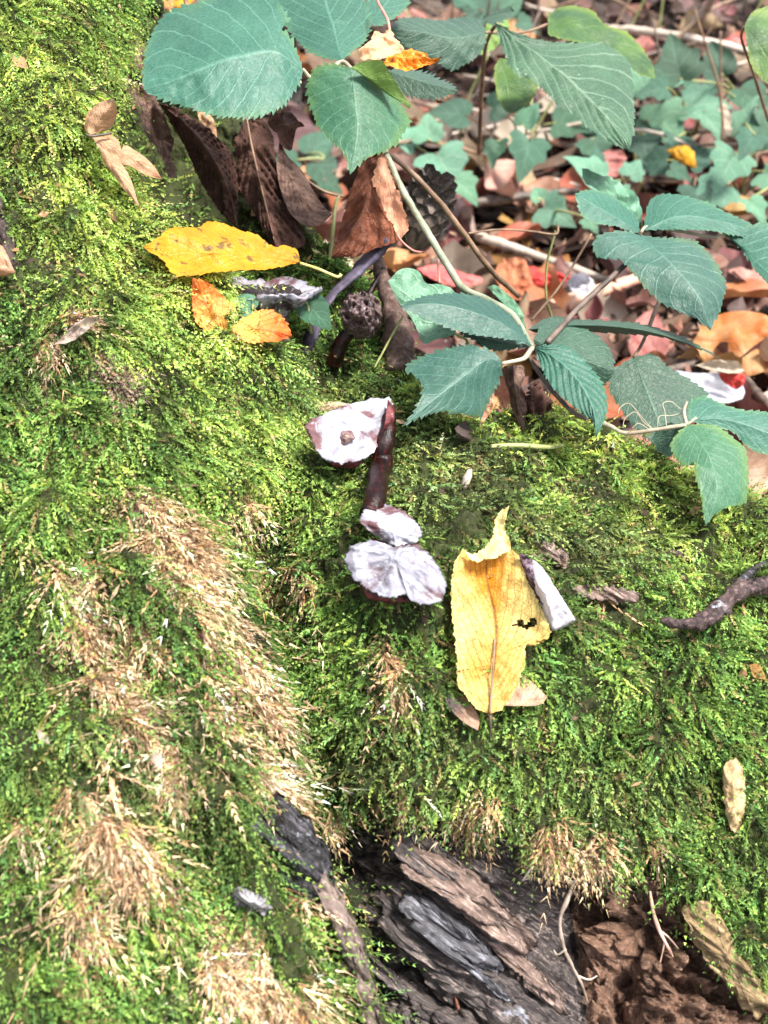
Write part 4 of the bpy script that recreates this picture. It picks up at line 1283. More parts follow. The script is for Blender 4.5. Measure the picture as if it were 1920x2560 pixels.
leaf('leaf', (1566, 506, .53), (1740, 660, .50), [(1612, 488), (1680, 484), (1760, 540)], [(1599, 536), (1619, 565), (1650, 604), (1700, 640)], GREEN, bu, dl=.012, teeth=18, tamp=4, pleat=.0015, rough=.001, seed=23)
tube('stem', [(1182, 740, .482, 6.5), (1250, 664, .50, 6.5), (1350, 572, .518, 6), (1374, 530, .526, 5), (1384, 503, .522, 4.5)], TWIGD, bu, n=40)
tube('stem', [(1384, 503, .522, 4), (1400, 490, .524, 3.5), (1470, 500, .53, 3.5), (1540, 512, .53, 3), (1566, 506, .53, 3)], PET, bu, n=30)

bd = bramble('lower right bramble sprig with a long drooping leaf over the moss', (1486, 915, .462))
leaf('leaf', (1486, 918, .462), (1524, 1138, .440), [(1463, 936), (1449, 965), (1468, 1000), (1486, 1006), (1499, 998), (1503, 1030), (1513, 1065), (1518, 1100)], [(1520, 916), (1556, 925), (1594, 954), (1613, 982), (1612, 1080), (1570, 1096), (1540, 1115)],
     GREENB, bd, mid=[(1530, 985), (1548, 1050), (1540, 1100)], dl=.004, dr=.008, teeth=20, tamp=3.5, pleat=.0016, rough=.0012, bow=-.005, seed=25, ns=11)
leaf('leaf', (1490, 908, .462), (1760, 985, .46), [(1489, 872), (1519, 855), (1564, 874), (1609, 886), (1690, 900)], [(1530, 922), (1580, 932), (1610, 960), (1640, 978), (1700, 985)], GREEN, bd, mid=[(1560, 905), (1650, 930)], dl=.008, dr=.0, teeth=20, tamp=3.5, pleat=.0015, rough=.001, seed=26)
leaf('leaf', (1480, 920, .472), (1420, 975, .476), [(1440, 915), (1412, 940)], [(1476, 950), (1450, 985)], GREEN2, bd, teeth=8, tamp=4)
tube('stem', [(1300, 912, .474, 6), (1322, 922, .472, 5), (1350, 935, .470, 4.5), (1410, 929, .466, 4.5), (1484, 918, .463, 4.5)], PET, bd, n=36)
tube('stem', [(1484, 918, .463, 4.5), (1478, 890, .464, 4), (1484, 868, .466, 3)], PET, bd, n=14)
tube('stem', [(1484, 918, .463, 4), (1505, 902, .462, 3)], PET, bd, n=8)
for pts in ([(1410, 928), (1385, 900), (1360, 872), (1340, 880), (1335, 895)], [(1412, 928), (1390, 912), (1372, 890), (1350, 905), (1345, 925)], [(1420, 927), (1424, 900), (1450, 898), (1474, 892)], [(1440, 925), (1436, 890), (1432, 872), (1450, 868), (1470, 884)], [(1405, 930), (1380, 915), (1365, 925)]):
    tube('stem_hair', [(x, y, .466, 1.1) for x, y in pts], PET, bd, n=26, sides=5)

# thin twigs round the sprigs
def air_twig(label, pts, mat, n=40, group=None):
    return tag(tube('twig', pts, mat, None, n=n, sides=7, nodes=.1), label, 'twig', group)


air_twig('brown twig running beside the long grey cane, red-topped', [(836, 330, .52, 5.5), (880, 365, .525, 5.5), (935, 420, .53, 6.5), (1000, 502, .545, 6.5), (1060, 582, .56, 6), (1120, 640, .58, 6)], CANEB, 50)
air_twig('thin twig arching level from the brown twig to a small ivy leaf', [(1012, 504, .548, 2.2), (1080, 496, .56, 2.2), (1150, 500, .57, 2.2), (1200, 506, .58, 2.2), (1206, 488, .59, 2)], CANEB)
air_twig('thin pale stalk rising from the litter to the small ivy leaf', [(1195, 695, .62, 2.6), (1180, 640, .61, 2.6), (1182, 570, .60, 2.6), (1200, 498, .59, 2.4)], TWIGG)
air_twig('thin brown stalk slanting up behind the dark petiole', [(1148, 692, .60, 2.6), (1200, 630, .60, 2.6), (1240, 570, .60, 2.6), (1278, 505, .60, 2.4)], CANEB)
air_twig('bare cane crossing the dark hollow left of the broad leaf', [(238, -20, .60, 6), (262, 35, .585, 6), (280, 72, .57, 7), (303, 105, .55, 6), (318, 122, .53, 5)], CANEB)
air_twig('short twig poking down from the top edge beside the broad leaf', [(398, -20, .58, 5), (403, 10, .575, 5), (408, 26, .57, 4)], CANEB, 12)
air_twig('green stalk standing between the brown leaf and the rust leaf', [(712, 560, .53, 4), (718, 510, .53, 4.5), (726, 440, .535, 4), (733, 425, .54, 3)], TWIGG, 24)
air_twig('thin red-brown stalk curling round the rust coloured leaf', [(846, 460, .505, 2.2), (860, 510, .503, 2.2), (890, 540, .505, 2.2), (916, 545, .51, 2)], PINKS, 24)
air_twig('thin stem arching beside the crumpled brown leaf to the green stalk', [(650, 380, .56, 3), (690, 408, .56, 3), (720, 420, .56, 3), (742, 424, .56, 3)], CANEB, 24)
air_twig('thin olive stalk bending beside the grey brown stump', [(808, 795, .50, 2.4), (838, 740, .50, 2.4), (858, 705, .50, 2.6), (872, 680, .50, 2.4)], TWIGG, 24)
air_twig('short dark red stalk under the pink leaf', [(946, 560, .56, 3), (948, 590, .56, 3), (949, 612, .56, 3)], PINKS, 12)

# ------------------------------------------------------------------ dead and fallen leaves in front
t = leaf_thing('dead_leaf', 'long narrow grey-brown leaf curled into a strip under the bare cane', 'dead leaf', (288, 92, .535), (386, 390, .515), [(268, 120), (264, 170), (280, 205), (301, 245), (311, 282), (332, 312), (350, 345), (360, 378)], [(306, 105), (314, 140), (327, 190), (341, 218), (357, 252), (371, 292), (368, 332), (377, 368)],
               BROWNM, mid=[(290, 150), (312, 215), (338, 275), (356, 335)], dl=-.012, dr=.012, rough=.010, rs=60, jag=1.5, cup=-.004, nt=60)
leaf_thing('dead_leaf', 'brown ribbed leaf folded like a pod left of the crumpled brown leaf', 'dead leaf', (346, 222, .525), (512, 490, .500), [(366, 262), (393, 306), (411, 342), (428, 384), (458, 432), (482, 466)], [(386, 235), (434, 268), (476, 303), (504, 334), (513, 384), (514, 432)],
           BROWN, mid=[(395, 262), (450, 325), (490, 400)], dl=.030, dr=.022, cup=-.004, pleat=.010, npl=14, rough=.004, rs=120, jag=1, nt=90, twist=.01)
leaf_thing('dead_leaf', 'short brown scrap behind the folded brown leaf', 'dead leaf', (425, 236, .54), (470, 300, .535), [(440, 236), (462, 260)], [(432, 262), (452, 290)], TAN, rough=.003)
t = leaf_thing('dead_leaf', 'large crumpled dark brown leaf hanging by its midrib behind the yellow spotted leaf', 'dead leaf', (532, 258, .530), (598, 540, .495), [(512, 300), (510, 345), (512, 385), (518, 410), (537, 440), (558, 475), (582, 515)], [(570, 262), (590, 300), (600, 360), (616, 415), (632, 455), (652, 490), (656, 530)],
               BROWN, mid=[(543, 310), (555, 365), (576, 452)], dl=.008, dr=.012, pleat=.009, npl=9, rough=.007, rs=80, nt=80, jag=1)
leaf('curled_lobe', (604, 300, .525), (716, 460, .505), [(622, 336), (654, 370), (676, 410), (698, 440)], [(598, 345), (600, 384), (612, 428), (627, 462), (655, 484), (690, 482)], BROWNM, t, mid=[(622, 375), (650, 425), (685, 456)], dl=.02, dr=.0, rough=.006, rs=70, cup=-.008, nt=46)
leaf('curled_top', (576, 262, .53), (658, 272, .525), [(590, 240), (606, 228), (630, 244)], [(596, 285), (606, 308), (626, 318), (632, 300), (642, 276)], BROWN, t, dl=.012, dr=-.01, rough=.008, rs=70, nt=40, pleat=.003)
tube('midrib', [(533, 255, .522, 2.4), (543, 310, .519, 2.4), (555, 365, .515, 2.4), (576, 452, .506, 2), (592, 518, .498, 1.5)], CANEB, t, n=40)
t = leaf_thing('dead_leaf', 'rust red leaf hanging folded below the heart-shaped bramble leaf', 'dead leaf', (822, 330, .512), (716, 556, .488), [(786, 350), (766, 396), (748, 446), (732, 498), (722, 530)], [(846, 350), (860, 400), (868, 440), (876, 500), (846, 524), (800, 540), (758, 553)],
               RUST, mid=[(800, 400), (776, 470), (742, 530)], dl=.006, dr=.006, pleat=.007, npl=8, rough=.004, rs=80, nt=60, jag=1)
leaf('curled_edge', (826, 335, .505), (866, 520, .485), [(812, 362), (806, 392), (822, 432), (846, 482)], [(838, 350), (852, 400), (872, 452), (884, 492)], PEACH, t, dl=.002, dr=-.006, rough=.004, rs=90, jag=2, nt=44)

t = thing('dead_leaf', 'tan leaf with three pointed lobes lying on the moss at the upper left', 'dead leaf', P(197 * F, 292 * F, .470))
leaf('lobe', (195, 290, .448), (247, 216, .444), [(182, 276), (192, 242), (222, 220)], [(236, 280), (249, 252), (252, 230)], TAN, t, dl=.004, dr=.006, rough=.002, cup=.003)
leaf('lobe', (200, 296, .448), (350, 387, .455), [(228, 290), (256, 304), (264, 326), (272, 314), (310, 338), (335, 362)], [(220, 330), (258, 352), (286, 362), (318, 379)], TAN, t, mid=[(240, 318), (290, 348)], dl=.004, dr=-.002, rough=.002)
leaf('lobe', (212, 312, .446), (302, 449, .436), [(246, 338), (272, 366), (290, 408)], [(222, 348), (240, 372), (270, 412)], TAN, t, mid=[(238, 350), (268, 396)], dl=.003, dr=.003, rough=.0015)
tube('stalk', [(186, 290, .446, 3), (200, 294, .445, 3), (240, 288, .448, 2.5)], TWIGD, t, n=14)

t = leaf_thing('fallen_leaf', 'yellow leaf with brown specks lying level below the dead brown leaves', 'fallen leaf', (648, 568, .472), (306, 533, .436), [(643, 542), (620, 530), (592, 533), (556, 508), (518, 497), (483, 484), (443, 481), (430, 492), (368, 492), (346, 509)],
               [(603, 578), (553, 583), (473, 586), (383, 593), (350, 560)], YEL, mid=[(540, 552), (420, 545)], dl=.014, dr=-.012, teeth=18, tamp=4, pleat=.0012, rough=.003, rs=80, nt=90)
tube('stalk', [(648, 568, .478, 3), (690, 582, .477, 3), (728, 598, .478, 3.5), (737, 592, .478, 4)], TWIGY, t, n=20)
t = thing('fallen_leaf', 'orange leaf folded into two halves in front of the grey funnel mushroom', 'fallen leaf', P(490 * F, 722 * F, .462))
leaf('blade_half', (488, 726, .445), (417, 602, .440), [(470, 722), (440, 710), (421, 692), (415, 650)], [(490, 700), (486, 684), (508, 668), (497, 655), (473, 631), (452, 611)], ORA, t, mid=[(462, 690), (438, 650)], dl=-.004, dr=.004, teeth=13, tamp=5, rough=.003, pleat=.002)
leaf('blade_half', (486, 724, .445), (632, 728, .448), [(518, 697), (543, 677), (573, 668), (598, 676), (619, 697)], [(518, 735), (553, 739), (598, 738)], ORA, t, mid=[(540, 712), (590, 715)], dl=.010, dr=-.004, teeth=14, tamp=5, rough=.003, pleat=.002, seed=3)
t = leaf_thing('fallen_leaf', 'large ochre yellow leaf with nibbled holes resting upright on the mossy mound', 'fallen leaf', (1058, 1542, dm(1058, 1542, .013)), (1052, 1196, dm(1052, 1200, .019)),
               [(1028, 1529), (1002, 1497), (988, 1478), (988, 1423), (979, 1353), (975, 1278), (980, 1226), (998, 1188), (1012, 1196), (1030, 1206)],
               [(1088, 1529), (1118, 1478), (1137, 1428), (1136, 1398), (1160, 1392), (1189, 1368), (1163, 1303), (1136, 1248), (1122, 1204), (1090, 1180)],
               YEL2, mid=[(1064, 1460), (1070, 1380), (1067, 1320), (1052, 1255)], dl=-.010, dr=-.008, cup=.003, pleat=.0015, npl=10, rough=.0025, rs=80, nt=110, ns=16, jag=1.6, bow=.004,
               holes=[(1124, 1347, 8, 8), (1138, 1354, 10, 6), (1151, 1346, 9, 10), (1112, 1350, 4, 4)], seed=5)
leaf('curled_tip', (1003, 1190, dm(1003, 1190, .029)), (1099, 1092, dm(1098, 1100, .037)), [(1020, 1198), (1042, 1188), (1054, 1176), (1066, 1150), (1072, 1115), (1086, 1100)], [(1022, 1212), (1048, 1207), (1066, 1206), (1085, 1197), (1104, 1190), (1101, 1165), (1088, 1138), (1092, 1112)],
     PALEY, t, mid=[(1035, 1200), (1070, 1184), (1084, 1145)], dl=.004, dr=-.004, rough=.003, nt=54, jag=1.5)
tube('stalk', [(1058, 1538, dm(1058, 1540, .011), 2.6), (1060, 1570, dm(1060, 1570, .010), 2.4), (1057, 1602, dm(1057, 1600, .004), 2)], TWIGD, t, n=14)
tube('midrib', [(1058, 1540, dm(1058, 1542, .0142), 2.4), (1064, 1460, dm(1064, 1460, .0115) - .001, 2.2), (1069, 1380, dm(1069, 1380, .0115) - .001, 2)], CANEB, t, n=30, sides=6)
leaf_thing('fallen_leaf', 'small dark-tipped tan scrap tucked under the left foot of the ochre leaf', 'fallen leaf', (955, 1482, dm(955, 1482, .004)), (1032, 1577, dm(1032, 1577, .010)), [(985, 1490), (1012, 1516), (1035, 1550)], [(966, 1520), (996, 1556)], leaf_mat('scrap_brown', (0.40, 0.24, 0.17), (0.50, 0.33, 0.25), (0.3, 0.16, 0.1), rough=.6, base=(0.06, 0.05, 0.05)), rough=.002, dl=.004)
leaf_thing('fallen_leaf', 'small pinkish tan leaf sticking out to the right of the foot of the ochre leaf', 'fallen leaf', (1085, 1524, dm(1085, 1524, .006)), (1184, 1508, dm(1184, 1508, .007)), [(1108, 1478), (1138, 1467), (1168, 1491)], [(1120, 1524), (1160, 1523)], leaf_mat('scrap_tan', (0.56, 0.34, 0.24), (0.66, 0.46, 0.34), (0.4, 0.22, 0.14), rough=.6), rough=.002, dl=.004, dr=-.003)
t = leaf_thing('fallen_leaf', 'small orange and cream leaf caught on the bramble beside the heart-shaped leaf', 'fallen leaf', (842, 65, .475), (800, 132, .462), [(826, 72), (810, 68), (800, 90), (778, 110), (780, 126)], [(856, 88), (872, 106), (850, 120), (828, 128)], ORAP, rough=.003, teeth=10, tamp=4, dl=.004, dr=.006)
leaf('curled_half', (828, 126, .460), (956, 128, .468), [(846, 114), (880, 108), (910, 112), (926, 126)], [(832, 150), (856, 151), (900, 148)], leaf_mat('orange_crumpled', (0.80, 0.24, 0.01), (0.84, 0.40, 0.03), (0.6, 0.15, 0.01), rough=.5, transl=.25, spots=(0.50, 0.10, 0.01), spot_t=.56, spot_scale=200), t, rough=.004, dl=.006, dr=-.004, pleat=.002, nt=44, jag=1)
tube('stalk', [(842, 66, .475, 3), (836, 40, .48, 3), (818, 8, .49, 3), (814, -12, .495, 3)], PINKS, t, n=20)

# hanging brown leaves behind the mound, under the central sprig
t = leaf_thing('dead_leaf', 'dark brown shrivelled leaf hanging in two strips under the central sprig', 'dead leaf', (1108, 788, .485), (1133, 958, .480), [(1086, 795), (1092, 830), (1104, 874), (1120, 922)], [(1130, 790), (1134, 812), (1127, 832), (1137, 856), (1134, 915)], BROWNM, mid=[(1112, 850), (1124, 910)], dl=.010, dr=.006, rough=.006, rs=80, nt=44)
leaf('shaggy_strip', (1140, 834, .490), (1160, 944, .484), [(1136, 860), (1132, 890), (1142, 922)], [(1164, 828), (1192, 846), (1186, 886), (1176, 940)], BROWN, t, dl=.006, dr=.012, rough=.008, rs=110, jag=4, nt=60)
t = leaf_thing('dead_leaf', 'black-brown crumpled leaf on the moss below the lower left bramble leaf', 'dead leaf', (978, 930, .474), (1056, 985, .468), [(1000, 912), (1030, 915), (1060, 938)], [(990, 950), (1020, 962), (1040, 985)], leaf_mat('black_leaf', (0.03, 0.018, 0.016), (0.07, 0.045, 0.04), (.1, .07, .06), rough=.7, transl=.05), rough=.012, rs=70, dl=.012, dr=-.004, nt=44)
leaf('pale_strip', (1052, 850, .468), (1036, 920, .470), [(1058, 870), (1046, 900)], [(1068, 852), (1060, 890)], PEACH, t, rough=.002)
leaf_thing('fallen_leaf', 'cream scrap lying on the moss below the shrivelled brown leaf', 'fallen leaf', (1186, 925, .492), (1196, 958, .488), [(1184, 940)], [(1204, 936)], LITTER[5], rough=.001)

# single litter leaves one can point at
def lit_leaf(label, base, tip, left, right, mat, z=0.02, **kw):
    d = lambda q: float(ground_depth(q[0] * F, q[1] * F, z))
    return leaf_thing('fallen_leaf', label, 'fallen leaf', (*base, d(base)), (*tip, d(tip) - .0), left, right, mat, **kw)


lit_leaf('glossy pink leaf behind the long grey cane', (900, 580), (1040, 612), [(940, 572), (1000, 588), (1042, 600)], [(930, 600), (980, 618)], PINKL, .03, rough=.003, dl=.02, dr=-.01)
lit_leaf('scarlet leaf beyond the thin brown stalk', (1105, 600), (1235, 600), [(1130, 578), (1190, 582)], [(1150, 615), (1200, 618)], REDL, .03, rough=.004, dl=.02)
lit_leaf('salmon leaf before the scarlet leaf', (1085, 560), (1130, 650), [(1070, 590), (1090, 640)], [(1130, 560), (1150, 610)], LITTER[4], .03, rough=.004)
lit_leaf('lavender grey leaf curl lying beside the scarlet leaf', (1225, 610), (1285, 615), [(1240, 592), (1270, 594)], [(1240, 632), (1270, 632)], LAVL, .035, rough=.004, cup=-.01)
lit_leaf('large orange-tan curled leaf at the right edge above the lavender leaf', (1500, 735), (1700, 740), [(1530, 690), (1590, 672), (1660, 690)], [(1530, 790), (1600, 815), (1670, 790)], leaf_mat('litter_big_orange', (0.46, 0.13, 0.018), (0.56, 0.31, 0.14), (0.35, 0.1, 0.02), 8, .9, .3, rough=.5, transl=.2, nscale=40), .03, rough=.010, rs=45, dl=.02, dr=-.02, nt=46)
t = lit_leaf('curled pale lavender leaf half hidden by the dark bramble leaf at the right', (1455, 800), (1602, 862), [(1500, 806), (1545, 806), (1580, 815), (1605, 840)], [(1490, 830), (1530, 860), (1570, 870)], LAVL, .04, rough=.006, rs=60, dl=.01, dr=-.02, cup=-.008)
lit_leaf('small bright red leaf tucked against the curled lavender leaf', (1552, 808), (1606, 832), [(1580, 800), (1608, 806)], [(1566, 826), (1590, 840)], REDL, .055, rough=.003)
lit_leaf('cream curled leaf above the small red leaf', (1500, 790), (1610, 800), [(1540, 778), (1590, 780)], [(1540, 800), (1590, 806)], LITTER[5], .06, rough=.003, cup=-.006)
lit_leaf('golden yellow scrap among the ivy at the right', (1440, 322), (1505, 362), [(1480, 315), (1500, 330)], [(1460, 345), (1490, 362)], YEL, .05, rough=.004, cup=.01)
lit_leaf('cream leaf standing behind the glossy ivy', (1500, 225), (1580, 290), [(1540, 215), (1575, 240)], [(1520, 260), (1550, 300)], LITTER[5], .06, rough=.004)
lit_leaf('pinkish red leaf high at the right behind the dark twig', (1555, 92), (1615, 92), [(1580, 78), (1606, 82)], [(1570, 104), (1600, 108)], PINKL, .05, rough=.002)
lit_leaf('brown ribbed leaf standing below the tip of the serrated leaf', (1320, 320), (1290, 390), [(1298, 335), (1286, 365)], [(1352, 335), (1340, 372), (1310, 392)], LITTER[3], .05, rough=.004, pleat=.004)
lit_leaf('orange scrap at the top left beside the dark stick', (300, 20), (380, -10), [(330, -8), (360, -20)], [(330, 26), (365, 12)], LITTER[4], .06, rough=.003)
lit_leaf('bright yellow scrap at the top edge left of the broad leaf', (370, 10), (425, -15), [(390, -6), (410, -16)], [(392, 16), (415, 6)], YEL, .06, rough=.003)
lit_leaf('dark red leaf behind the pale ivy under the cane', (900, 360), (960, 430), [(940, 360), (965, 395)], [(900, 395), (930, 430)], leaf_mat('dark_red', (.22, .03, .025), (.34, .07, .05), (.2, .03, .03), rough=.5), .03, rough=.004)

# ------------------------------------------------------------------ pine cone
cz = P(915 * F, 465 * F, .60)
pc = thing('pine_cone', 'dark pine cone with pale scale tips lying behind the long cane', 'pine cone', cz)
ax = unit(np.array([0.35, 0.5, 0.75]))
e1 = unit(np.cross(ax, [0, 1, 0.2])); e2 = np.cross(ax, e1)
prof = [(i / 11, 0.0115 * math.sin(math.pi * min(1, (i / 11) * .9 + .06)) ** .7) for i in range(12)]
V = [cz + ax * (a - .5) * .038 + r_ * (math.cos(q) * e1 + math.sin(q) * e2) for a, r_ in prof for q in np.linspace(0, 2 * math.pi, 12, endpoint=False)]
link_mesh('core', mesh_from('core', V, grid_faces(12, 12, True)), TWIGD, pc)
SCALE = rock_mat('cone_scale', ((.02, .014, .012), (.14, .11, .095), (.50, .46, .43)), 420, rough=.6)
me_s = mesh_from('scale', [(-.0035, 0, 0), (.0035, 0, 0), (.005, .006, .001), (.003, .0085, .0025), (-.003, .0085, .0025), (-.005, .006, .001), (0, .007, .0035), (0, 0, .002)], [(0, 1, 7), (1, 2, 6, 7), (2, 3, 6), (3, 4, 6), (4, 5, 6), (5, 0, 7, 6)])
me_s.materials.append(SCALE)
for i in range(64):
    a = (i + .5) / 64
    q = i * 2.39996
    r_ = 0.0105 * math.sin(math.pi * (a * .86 + .08)) ** .7
    rad = math.cos(q) * e1 + math.sin(q) * e2
    y = unit(rad * .85 + ax * .55)
    x = unit(np.cross(y, ax))
    z = np.cross(x, y)
    pos = cz + ax * (a - .5) * .036 + rad * r_ * .8
    o = bpy.data.objects.new('scale', me_s)
    COL.objects.link(o)
    mw = Matrix(((x[0], y[0], z[0], pos[0]), (x[1], y[1], z[1], pos[1]), (x[2], y[2], z[2], pos[2]), (0, 0, 0, 1)))
    o.parent = pc
    o.matrix_parent_inverse = Matrix.Translation(-pc.location)
    o.matrix_basis = mw

# ------------------------------------------------------------------ mushrooms
def mush_mat(name, pale, mid_, dark, scale=90, t0=.42, t1=.62, rough=.6, thr=(.38, .54), streak=0.0):
    t = NT(name)
    oc = t.coord('Object')
    n1 = t.noise(oc, scale, 5, .6, .6)
    if streak:
        sv = t.mapping(t.n('TexCoord').outputs['UV'], (streak, 1.2, 1))
        n2 = t.noise(sv, 3.0, 5, .6, .5)
    else:
        n2 = t.noise(oc, scale * 2.6, 5, .65, .4)
    n3 = t.noise(oc, 900, 3, .7)
    c = t.mix(t.remap(n2, t0, t1), mid_, pale)
    c = t.mix(t.remap(n1, thr[0], thr[1], 1.0, 0.0), c, dark)
    c = t.mix(t.remap(n3, .35, .7, .3, 0), c, t.mix(1.0, c, (.5, .5, .55), 'MULTIPLY'))
    return t.finish(c, rough, t.bump(t.math('ADD', t.math('MULTIPLY', n1, .5), t.math('ADD', t.math('MULTIPLY', n2, .8), t.math('MULTIPLY', n3, .1))), .45, .0015), .25, spec=.45)


CAPW = mush_mat('cap_white', (.56, .57, .63), (.36, .35, .42), (.16, .07, .08), 85, .42, .58, thr=(.36, .50), streak=2)
CAPW2 = mush_mat('cap_white_grey', (.48, .49, .56), (.27, .26, .32), (.12, .07, .08), 95, .43, .60, thr=(.37, .51), streak=2.5)
CAPN = mush_mat('cap_clean_white', (.66, .65, .70), (.52, .47, .53), (.25, .10, .11), 58, .36, .54, thr=(.30, .40))
CAPG = mush_mat('cap_grey_purple', (.46, .44, .48), (.16, .13, .155), (.05, .025, .035), 110, .38, .54)
CAPB = mush_mat('cap_brown_fuzzy', (.44, .38, .42), (.14, .085, .08), (.05, .03, .03), 170, .52, .68)
STEMR = rock_mat('stem_red_black', ((.001, .0006, .0007), (.010, .0006, .0008), (.07, .003, .004)), 160, stretch=(1, .3, .3), bump=.8, bdist=.0012, rough=.36, spec=.3)
STEMP = mush_mat('stem_purple', (.20, .17, .25), (.11, .09, .14), (.04, .03, .05), 80, .5, .7)
GILL = mush_mat('gill_red', (.45, .36, .38), (.24, .05, .055), (.09, .015, .02), 120, .55, .7)

m = thing('mushroom', 'white tilted mushroom cap with a brown blotch on a dark red stem', 'mushroom', P(790 * F, 1105 * F, dm(790, 1105, 0)))
d1 = dm(750, 930, .030)
body('cap', [(660, 921), (672, 905), (695, 897), (724, 884), (755, 872), (785, 865), (808, 859), (828, 861), (842, 855), (850, 875), (852, 895), (842, 918), (833, 936), (816, 964), (795, 988), (772, 998), (738, 1003), (705, 996), (685, 976)], d1, CAPW, m, front=.004, back=.006, tilt=(.010, -.004), rough=.0022, rs=75, n=110, rings=16, ctr=(765, 925), folds=.0022, nf=4, jag=1.8, power=1.5)
body('gills', [(838, 862), (853, 880), (853, 905), (840, 940), (818, 968), (800, 992), (796, 982), (815, 950), (834, 915)], d1 + .004, GILL, m, front=.002, back=.004, n=50, rough=.003)
body('gills', [(700, 986), (740, 1000), (780, 996), (794, 1004), (765, 1012), (720, 1008)], d1 + .006, GILL, m, front=.002, back=.004, n=40, rough=.002)
tube('stem', [(838, 900, d1 + .008, 16), (832, 950, d1 + .004, 20), (822, 1010, d1 + .002, 24), (812, 1065, dm(812, 1065, .022), 24), (800, 1115, dm(798, 1115, .020), 23)], STEMR, m, n=40, sides=14, rough=.10)
body('blotch', [(716, 942), (735, 928), (760, 930), (768, 948), (745, 962), (722, 958)], d1 - .0045, mush_mat('blotch', (.30, .2, .2), (.2, .11, .11), (.1, .05, .05), 200), m, front=.0006, back=.003, n=30, rough=.0012, rs=200)

m = thing('mushroom', 'small white-topped cap sitting on the base of the dark red stem', 'mushroom', P(845 * F, 1175 * F, dm(845, 1175, 0)))
d2 = dm(845, 1130, .022)
body('cap', [(786, 1100), (803, 1083), (832, 1088), (872, 1103), (903, 1128), (914, 1153), (898, 1174), (854, 1180), (823, 1166), (794, 1145), (774, 1124)], d2, CAPW, m, front=.006, back=.006, tilt=(.0, -.008), rough=.002, rs=90, n=100, rings=14, folds=.0022, nf=4, jag=1.5, ctr=(848, 1150), power=1.4)
body('gills', [(800, 1160), (850, 1176), (898, 1172), (906, 1182), (860, 1196), (815, 1190)], d2 + .003, GILL, m, front=.004, back=.004, n=40, rough=.003)
m = thing('mushroom', 'broad frilled lilac-white cap, lower of the stacked pair', 'mushroom', P(855 * F, 1290 * F, dm(855, 1290, 0)))
d3 = dm(855, 1240, .016)
body('cap', [(744, 1215), (753, 1180), (800, 1166), (853, 1180), (903, 1176), (934, 1203), (955, 1236), (967, 1263), (953, 1297), (922, 1308), (888, 1298), (878, 1284), (838, 1291), (798, 1278), (764, 1250)], d3, CAPW2, m, front=.006, back=.006, tilt=(.0, -.008), rough=.0025, rs=80, n=130, rings=16, folds=.003, nf=5, jag=2.0, ctr=(852, 1205), power=1.4)
body('gills', [(770, 1256), (800, 1284), (840, 1294), (880, 1290), (884, 1300), (840, 1304), (795, 1292)], d3 + .004, GILL, m, front=.002, back=.004, n=40, rough=.002)
m = thing('mushroom', 'narrow white mushroom cap wedged behind the ochre leaf', 'mushroom', P(1180 * F, 1350 * F, dm(1180, 1350, 0)))
d4 = dm(1180, 1280, .012)
body('cap', [(1150, 1208), (1170, 1222), (1186, 1246), (1212, 1288), (1232, 1318), (1246, 1342), (1222, 1354), (1193, 1363), (1174, 1330), (1160, 1290), (1140, 1235)], d4 - .008, CAPN, m, front=.009, back=.006, rough=.002, n=60, rings=10, jag=1)
body('gills', [(1118, 1195), (1136, 1198), (1156, 1216), (1174, 1252), (1182, 1290), (1178, 1320), (1162, 1300), (1140, 1255)], d4 - .007, mush_mat('gill_purple', (.30, .26, .32), (.13, .05, .07), (.04, .02, .03), 200), m, front=.005, back=.005, n=50, rough=.003, rs=300)

# grey funnel
m = thing('mushroom', 'grey-violet funnel mushroom with a frayed white rim under the yellow leaf', 'mushroom', P(600 * F, 700 * F, .492))
fc = P(580 * F, 622 * F, .484)
axv = unit(UPV * .92 - FWD * .36 + RGT * 0.04)
f1 = RGT - (RGT * axv).sum() * axv; f1 = unit(f1); f2 = np.cross(axv, f1)
R0 = 106 * F * PXM(.492)
nth = 120
th = np.linspace(0, 2 * math.pi, nth, endpoint=False)
fr = 1 + .05 * np.sin(3 * th + 1) + .03 * np.sin(7 * th) + .02 * rng.normal(0, 1, nth)
rib = np.sin(th * 26)
rows = []
for (rr, hh, rb) in [(.05, -.62, 0), (.25, -.50, 0), (.5, -.30, .01), (.75, -.12, .012), (.93, -.02, .012), (1.0, .04, .02), (1.01, .0, .03), (.94, -.12, .045), (.80, -.32, .05), (.62, -.52, .045), (.45, -.72, .03), (.30, -.92, .02), (.22, -1.15, .01)]:
    k = rr * (fr if rr > .6 else 1) + rb * rib
    rows.append(fc + R0 * (k[:, None] * (np.cos(th)[:, None] * f1 + np.sin(th)[:, None] * f2) + (hh * .62 + (.05 * np.sin(5 * th + 2) * rr * rr))[:, None] * axv))
V = np.concatenate(rows)
V = V + .0012 * np.stack([fbm(V, 240, 3, 3), fbm(V, 240, 3, 4), fbm(V, 240, 3, 5)], 1)
DARKIN = mush_mat('cap_inner_dark', (.22, .21, .24), (.035, .025, .03), (.012, .008, .01), 120, .52, .66)
for nm_, a_, b_, mt_ in (('cap', 0, 4, DARKIN), ('rim', 3, 8, CAPW), ('gills', 7, len(rows), CAPG)):
    link_mesh(nm_, mesh_from(nm_, V[nth * a_:nth * b_], grid_faces(b_ - a_, nth, True)), mt_, m)
tube('stem', [(604, 668, .494, 22), (608, 700, .494, 17), (612, 740, .492, 16)], CAPB, m, n=16, sides=12)

